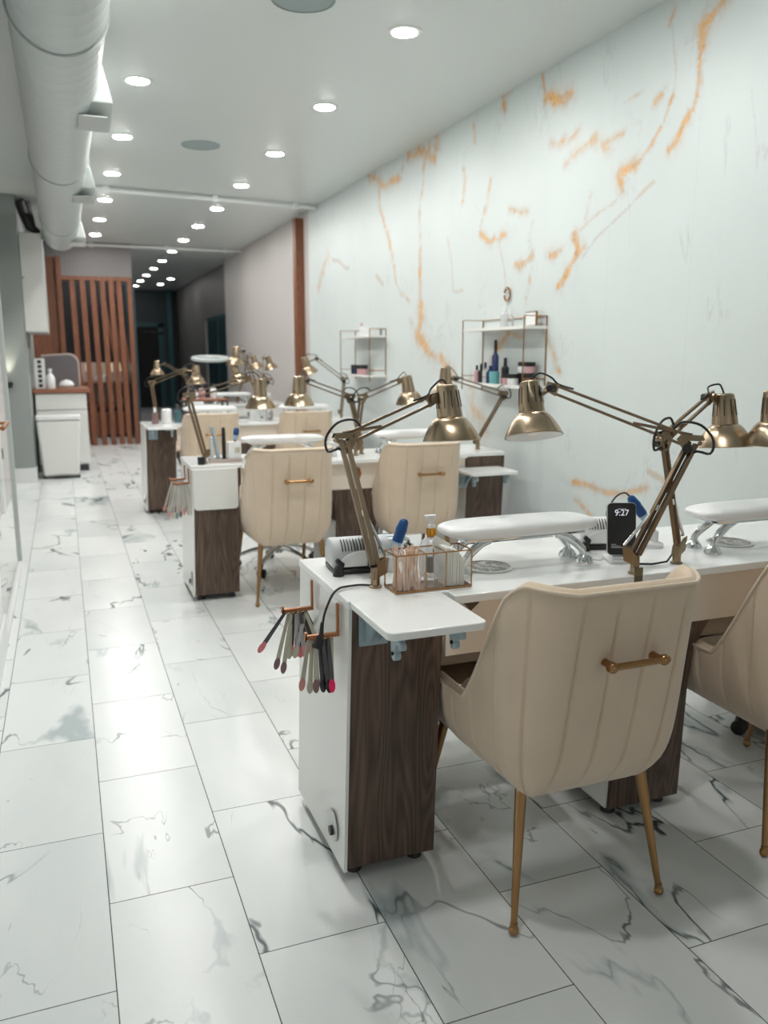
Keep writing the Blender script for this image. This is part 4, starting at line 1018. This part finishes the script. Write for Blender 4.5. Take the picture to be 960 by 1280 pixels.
for i, (a, st, tp) in enumerate(rear):
    swatch((.525+.004*i, 2.105-.010*(i % 3)+.01, .648), a, random.uniform(-.15, .15), (.165 if tp == 'tip_mauve' and i < 3 else .125)+random.uniform(0, .012), st, tp, lbl(tp, st, 'rear'), G2 + ', ' + lab[tp] + ' on ' + st[6:])
front = [(-.14, 'stick_cream', 'tip_nude'), (-.07, 'stick_cream', 'stick_cream'), (-.02, 'stick_cream', 'tip_mauve'), (.03, 'stick_cream', 'tip_mauve'), (.07, 'stick_dark', 'tip_black'), (.12, 'stick_dark', 'tip_black'), (.06, 'stick_cream', 'tip_black'),
         (.10, 'stick_dark', 'tip_teal'), (.05, 'stick_dark', 'tip_hot'), (.0, 'stick_dark', 'tip_nude'), (-.03, 'stick_cream', 'tip_hot')]
for i, (a, st, tp) in enumerate(front):
    swatch((.522+.0055*i, 1.875-.009*(i % 3)+.009, .648), a, random.uniform(-.08, .08), .135+random.uniform(0, .010), st, tp, lbl(tp, st, 'front'), G1 + ', ' + lab[tp] + ' on ' + st[6:])
# second table hooks and swatches
for y_, l in ((4.50, 'front copper hook on the side of the second table'), (4.66, 'rear copper hook on the side of the second table')): swatch_hook(y_, l)
for j, (y_, ang0) in enumerate(((4.50, 0), (4.66, -.05))):
    for i in range(8):
        tp = ('tip_nude', 'stick_cream', 'tip_teal', 'tip_mauve')[i % 4]; st = ('stick_cream', 'stick_grey')[i % 2]
        wh = ('front', 'rear')[j]
        swatch((.525+.008*i, y_, .648), ang0+(i-3.5)*.07, random.uniform(-.1, .1), .17+random.uniform(0, .02), st, tp, lab[tp]+' swatch stick hanging from '+wh+' hook of second table', wh+' hook of second table, '+lab[tp])

# things on second table
t = thing('wooden_tray', 'small wooden tray at left end of the second table', 'tray', (.62, 4.545, .75))
MB().box((.09, -.04, 0), (.27, .03, .010)).build('base', 'rim', t, bevel=.002); MB().box((.09, -.04, .010), (.27, -.035, .02)).box((.09, .025, .010), (.27, .03, .02)).build('rim', 'rim', t)
t = thing('tool_cup', 'white square cup on the tray of second table', 'cup', (.850, 4.54, .7602))
m = MB().box((-.036, -.025, 0), (.036, .025, .10)); m.build('body', 'white', t, bevel=.004); MB().box((.0, -.0265, .04), (.028, -.0252, .07)).build('sticker', 'stick_cream', t)
for x_, key, l, hh, dx in ((.795, 'black', 'black cylindrical brush standing on tray of second table', .17, 0), (.765, 'bluegrey', 'pale leaning file beside black brush on second table', .18, -.03), (.728, 'bottle', 'frosted bottle beside the lamp base on second table', .12, 0)):
    tag(MB().rod((x_, 4.54, .7602), (x_+dx, 4.54, .7602+hh), .011, .010, n=14).sphere((x_+dx, 4.54, .7602+hh), .0105).build('brush' if key == 'black' else 'nail_file' if key == 'bluegrey' else 'vial', key), l, 'tool')
handpiece((.855, 4.54, .861), (.870, 4.54, .935), 'small blue handpiece standing in white cup on second table')
jar(.66, 4.47, .75, .02, .04, 'black', 'black', 'squat black jar at the left corner of second table')
bottle(1.42, 4.57, .75, .03, .13, 'bottle', 'white', 'frosted white bottle on second table right of left armrest')
t = thing('orange_clip', 'small copper-coloured clip hanging from second table apron', 'clip', (1.53, 4.424, .665))
MB().prism([(-.018, -.03), (.01, -.035), (.022, -.005), (.012, .03), (-.012, .035), (-.02, .01)], (0, 0, 0), (1, 0, 0), (0, 0, 1), (0, .006, 0)).sphere((0, -.004, .0), .011).build('body', 'copper', t)
# third and farthest table clutter
t = thing('paper_roll_holder', 'white cylindrical canister at the left end of third table', 'canister', (.80, 7.30, .75))
MB().lathe([(.04, 0), (.042, .004), (.042, .10), (0, .10)], (0, 0, 0)).build('body', 'white', t); MB().lathe([(.043, .10), (.043, .115), (.02, .125), (0, .125)], (0, 0, 0)).build('lid', 'white', t)
for x_, l in ((.90, 'dark frosted bottle right of canister on third table'), ): bottle(x_, 7.36, .75, .03, .16, 'tealglass', 'dark', l)
bottle(.70, 7.25, .75, .025, .14, 'tip_mauve', 'white', 'brown bottle left of the canister on third table')
bottle(1.56, 7.28, .75, .05, .19, 'bottle', 'white', 'wide frosted bottle under the brass shade on third table')
bottle(1.68, 7.30, .75, .045, .16, 'clearp', 'white', 'clear round bottle in the middle of third table')
t = thing('storage_box', 'white lidded box on the farthest table under the armrest', 'box', (2.05, 9.98, .75)) if False else None
for x_, y_, wx, hh, l in ((1.44, 10.02, .16, .16, 'white box on the farthest table left of the armrest'), (2.25, 10.0, .16, .12, 'white box at the right of the farthest table')):
    t = thing('storage_box', l, 'box', (x_, y_, .75)); MB().box((-wx/2, -.06, 0), (wx/2, .06, hh*.8)).build('body', 'white', t, bevel=.004); MB().box((-wx/2-.003, -.063, hh*.8), (wx/2+.003, .063, hh)).build('lid', 'white', t, bevel=.004)
t = thing('trolley_tray', 'low dark trolley with items beyond the third table', 'trolley', (1.35, 8.75, 0))
for z_ in (.25, .55, .86): MB().box((-.22, -.16, z_), (.22, .16, z_+.02)).build('shelf', 'counter_wood' if z_ > .8 else 'dark', t, bevel=.003)
for sx in (-1, 1):
    for sy in (-1, 1): MB().rod((sx*.21, sy*.15, .0), (sx*.21, sy*.15, .87), .01).build('post', 'dark', t)
for x_, k_, l in ((1.22, 'black', 'black bottle on trolley'), (1.32, 'pink', 'pinkish bottle on trolley'), (1.44, 'white', 'white bottle on trolley')):
    bottle(x_, 8.72, .88, .035, .15, k_, 'dark', l+' beyond the third table')
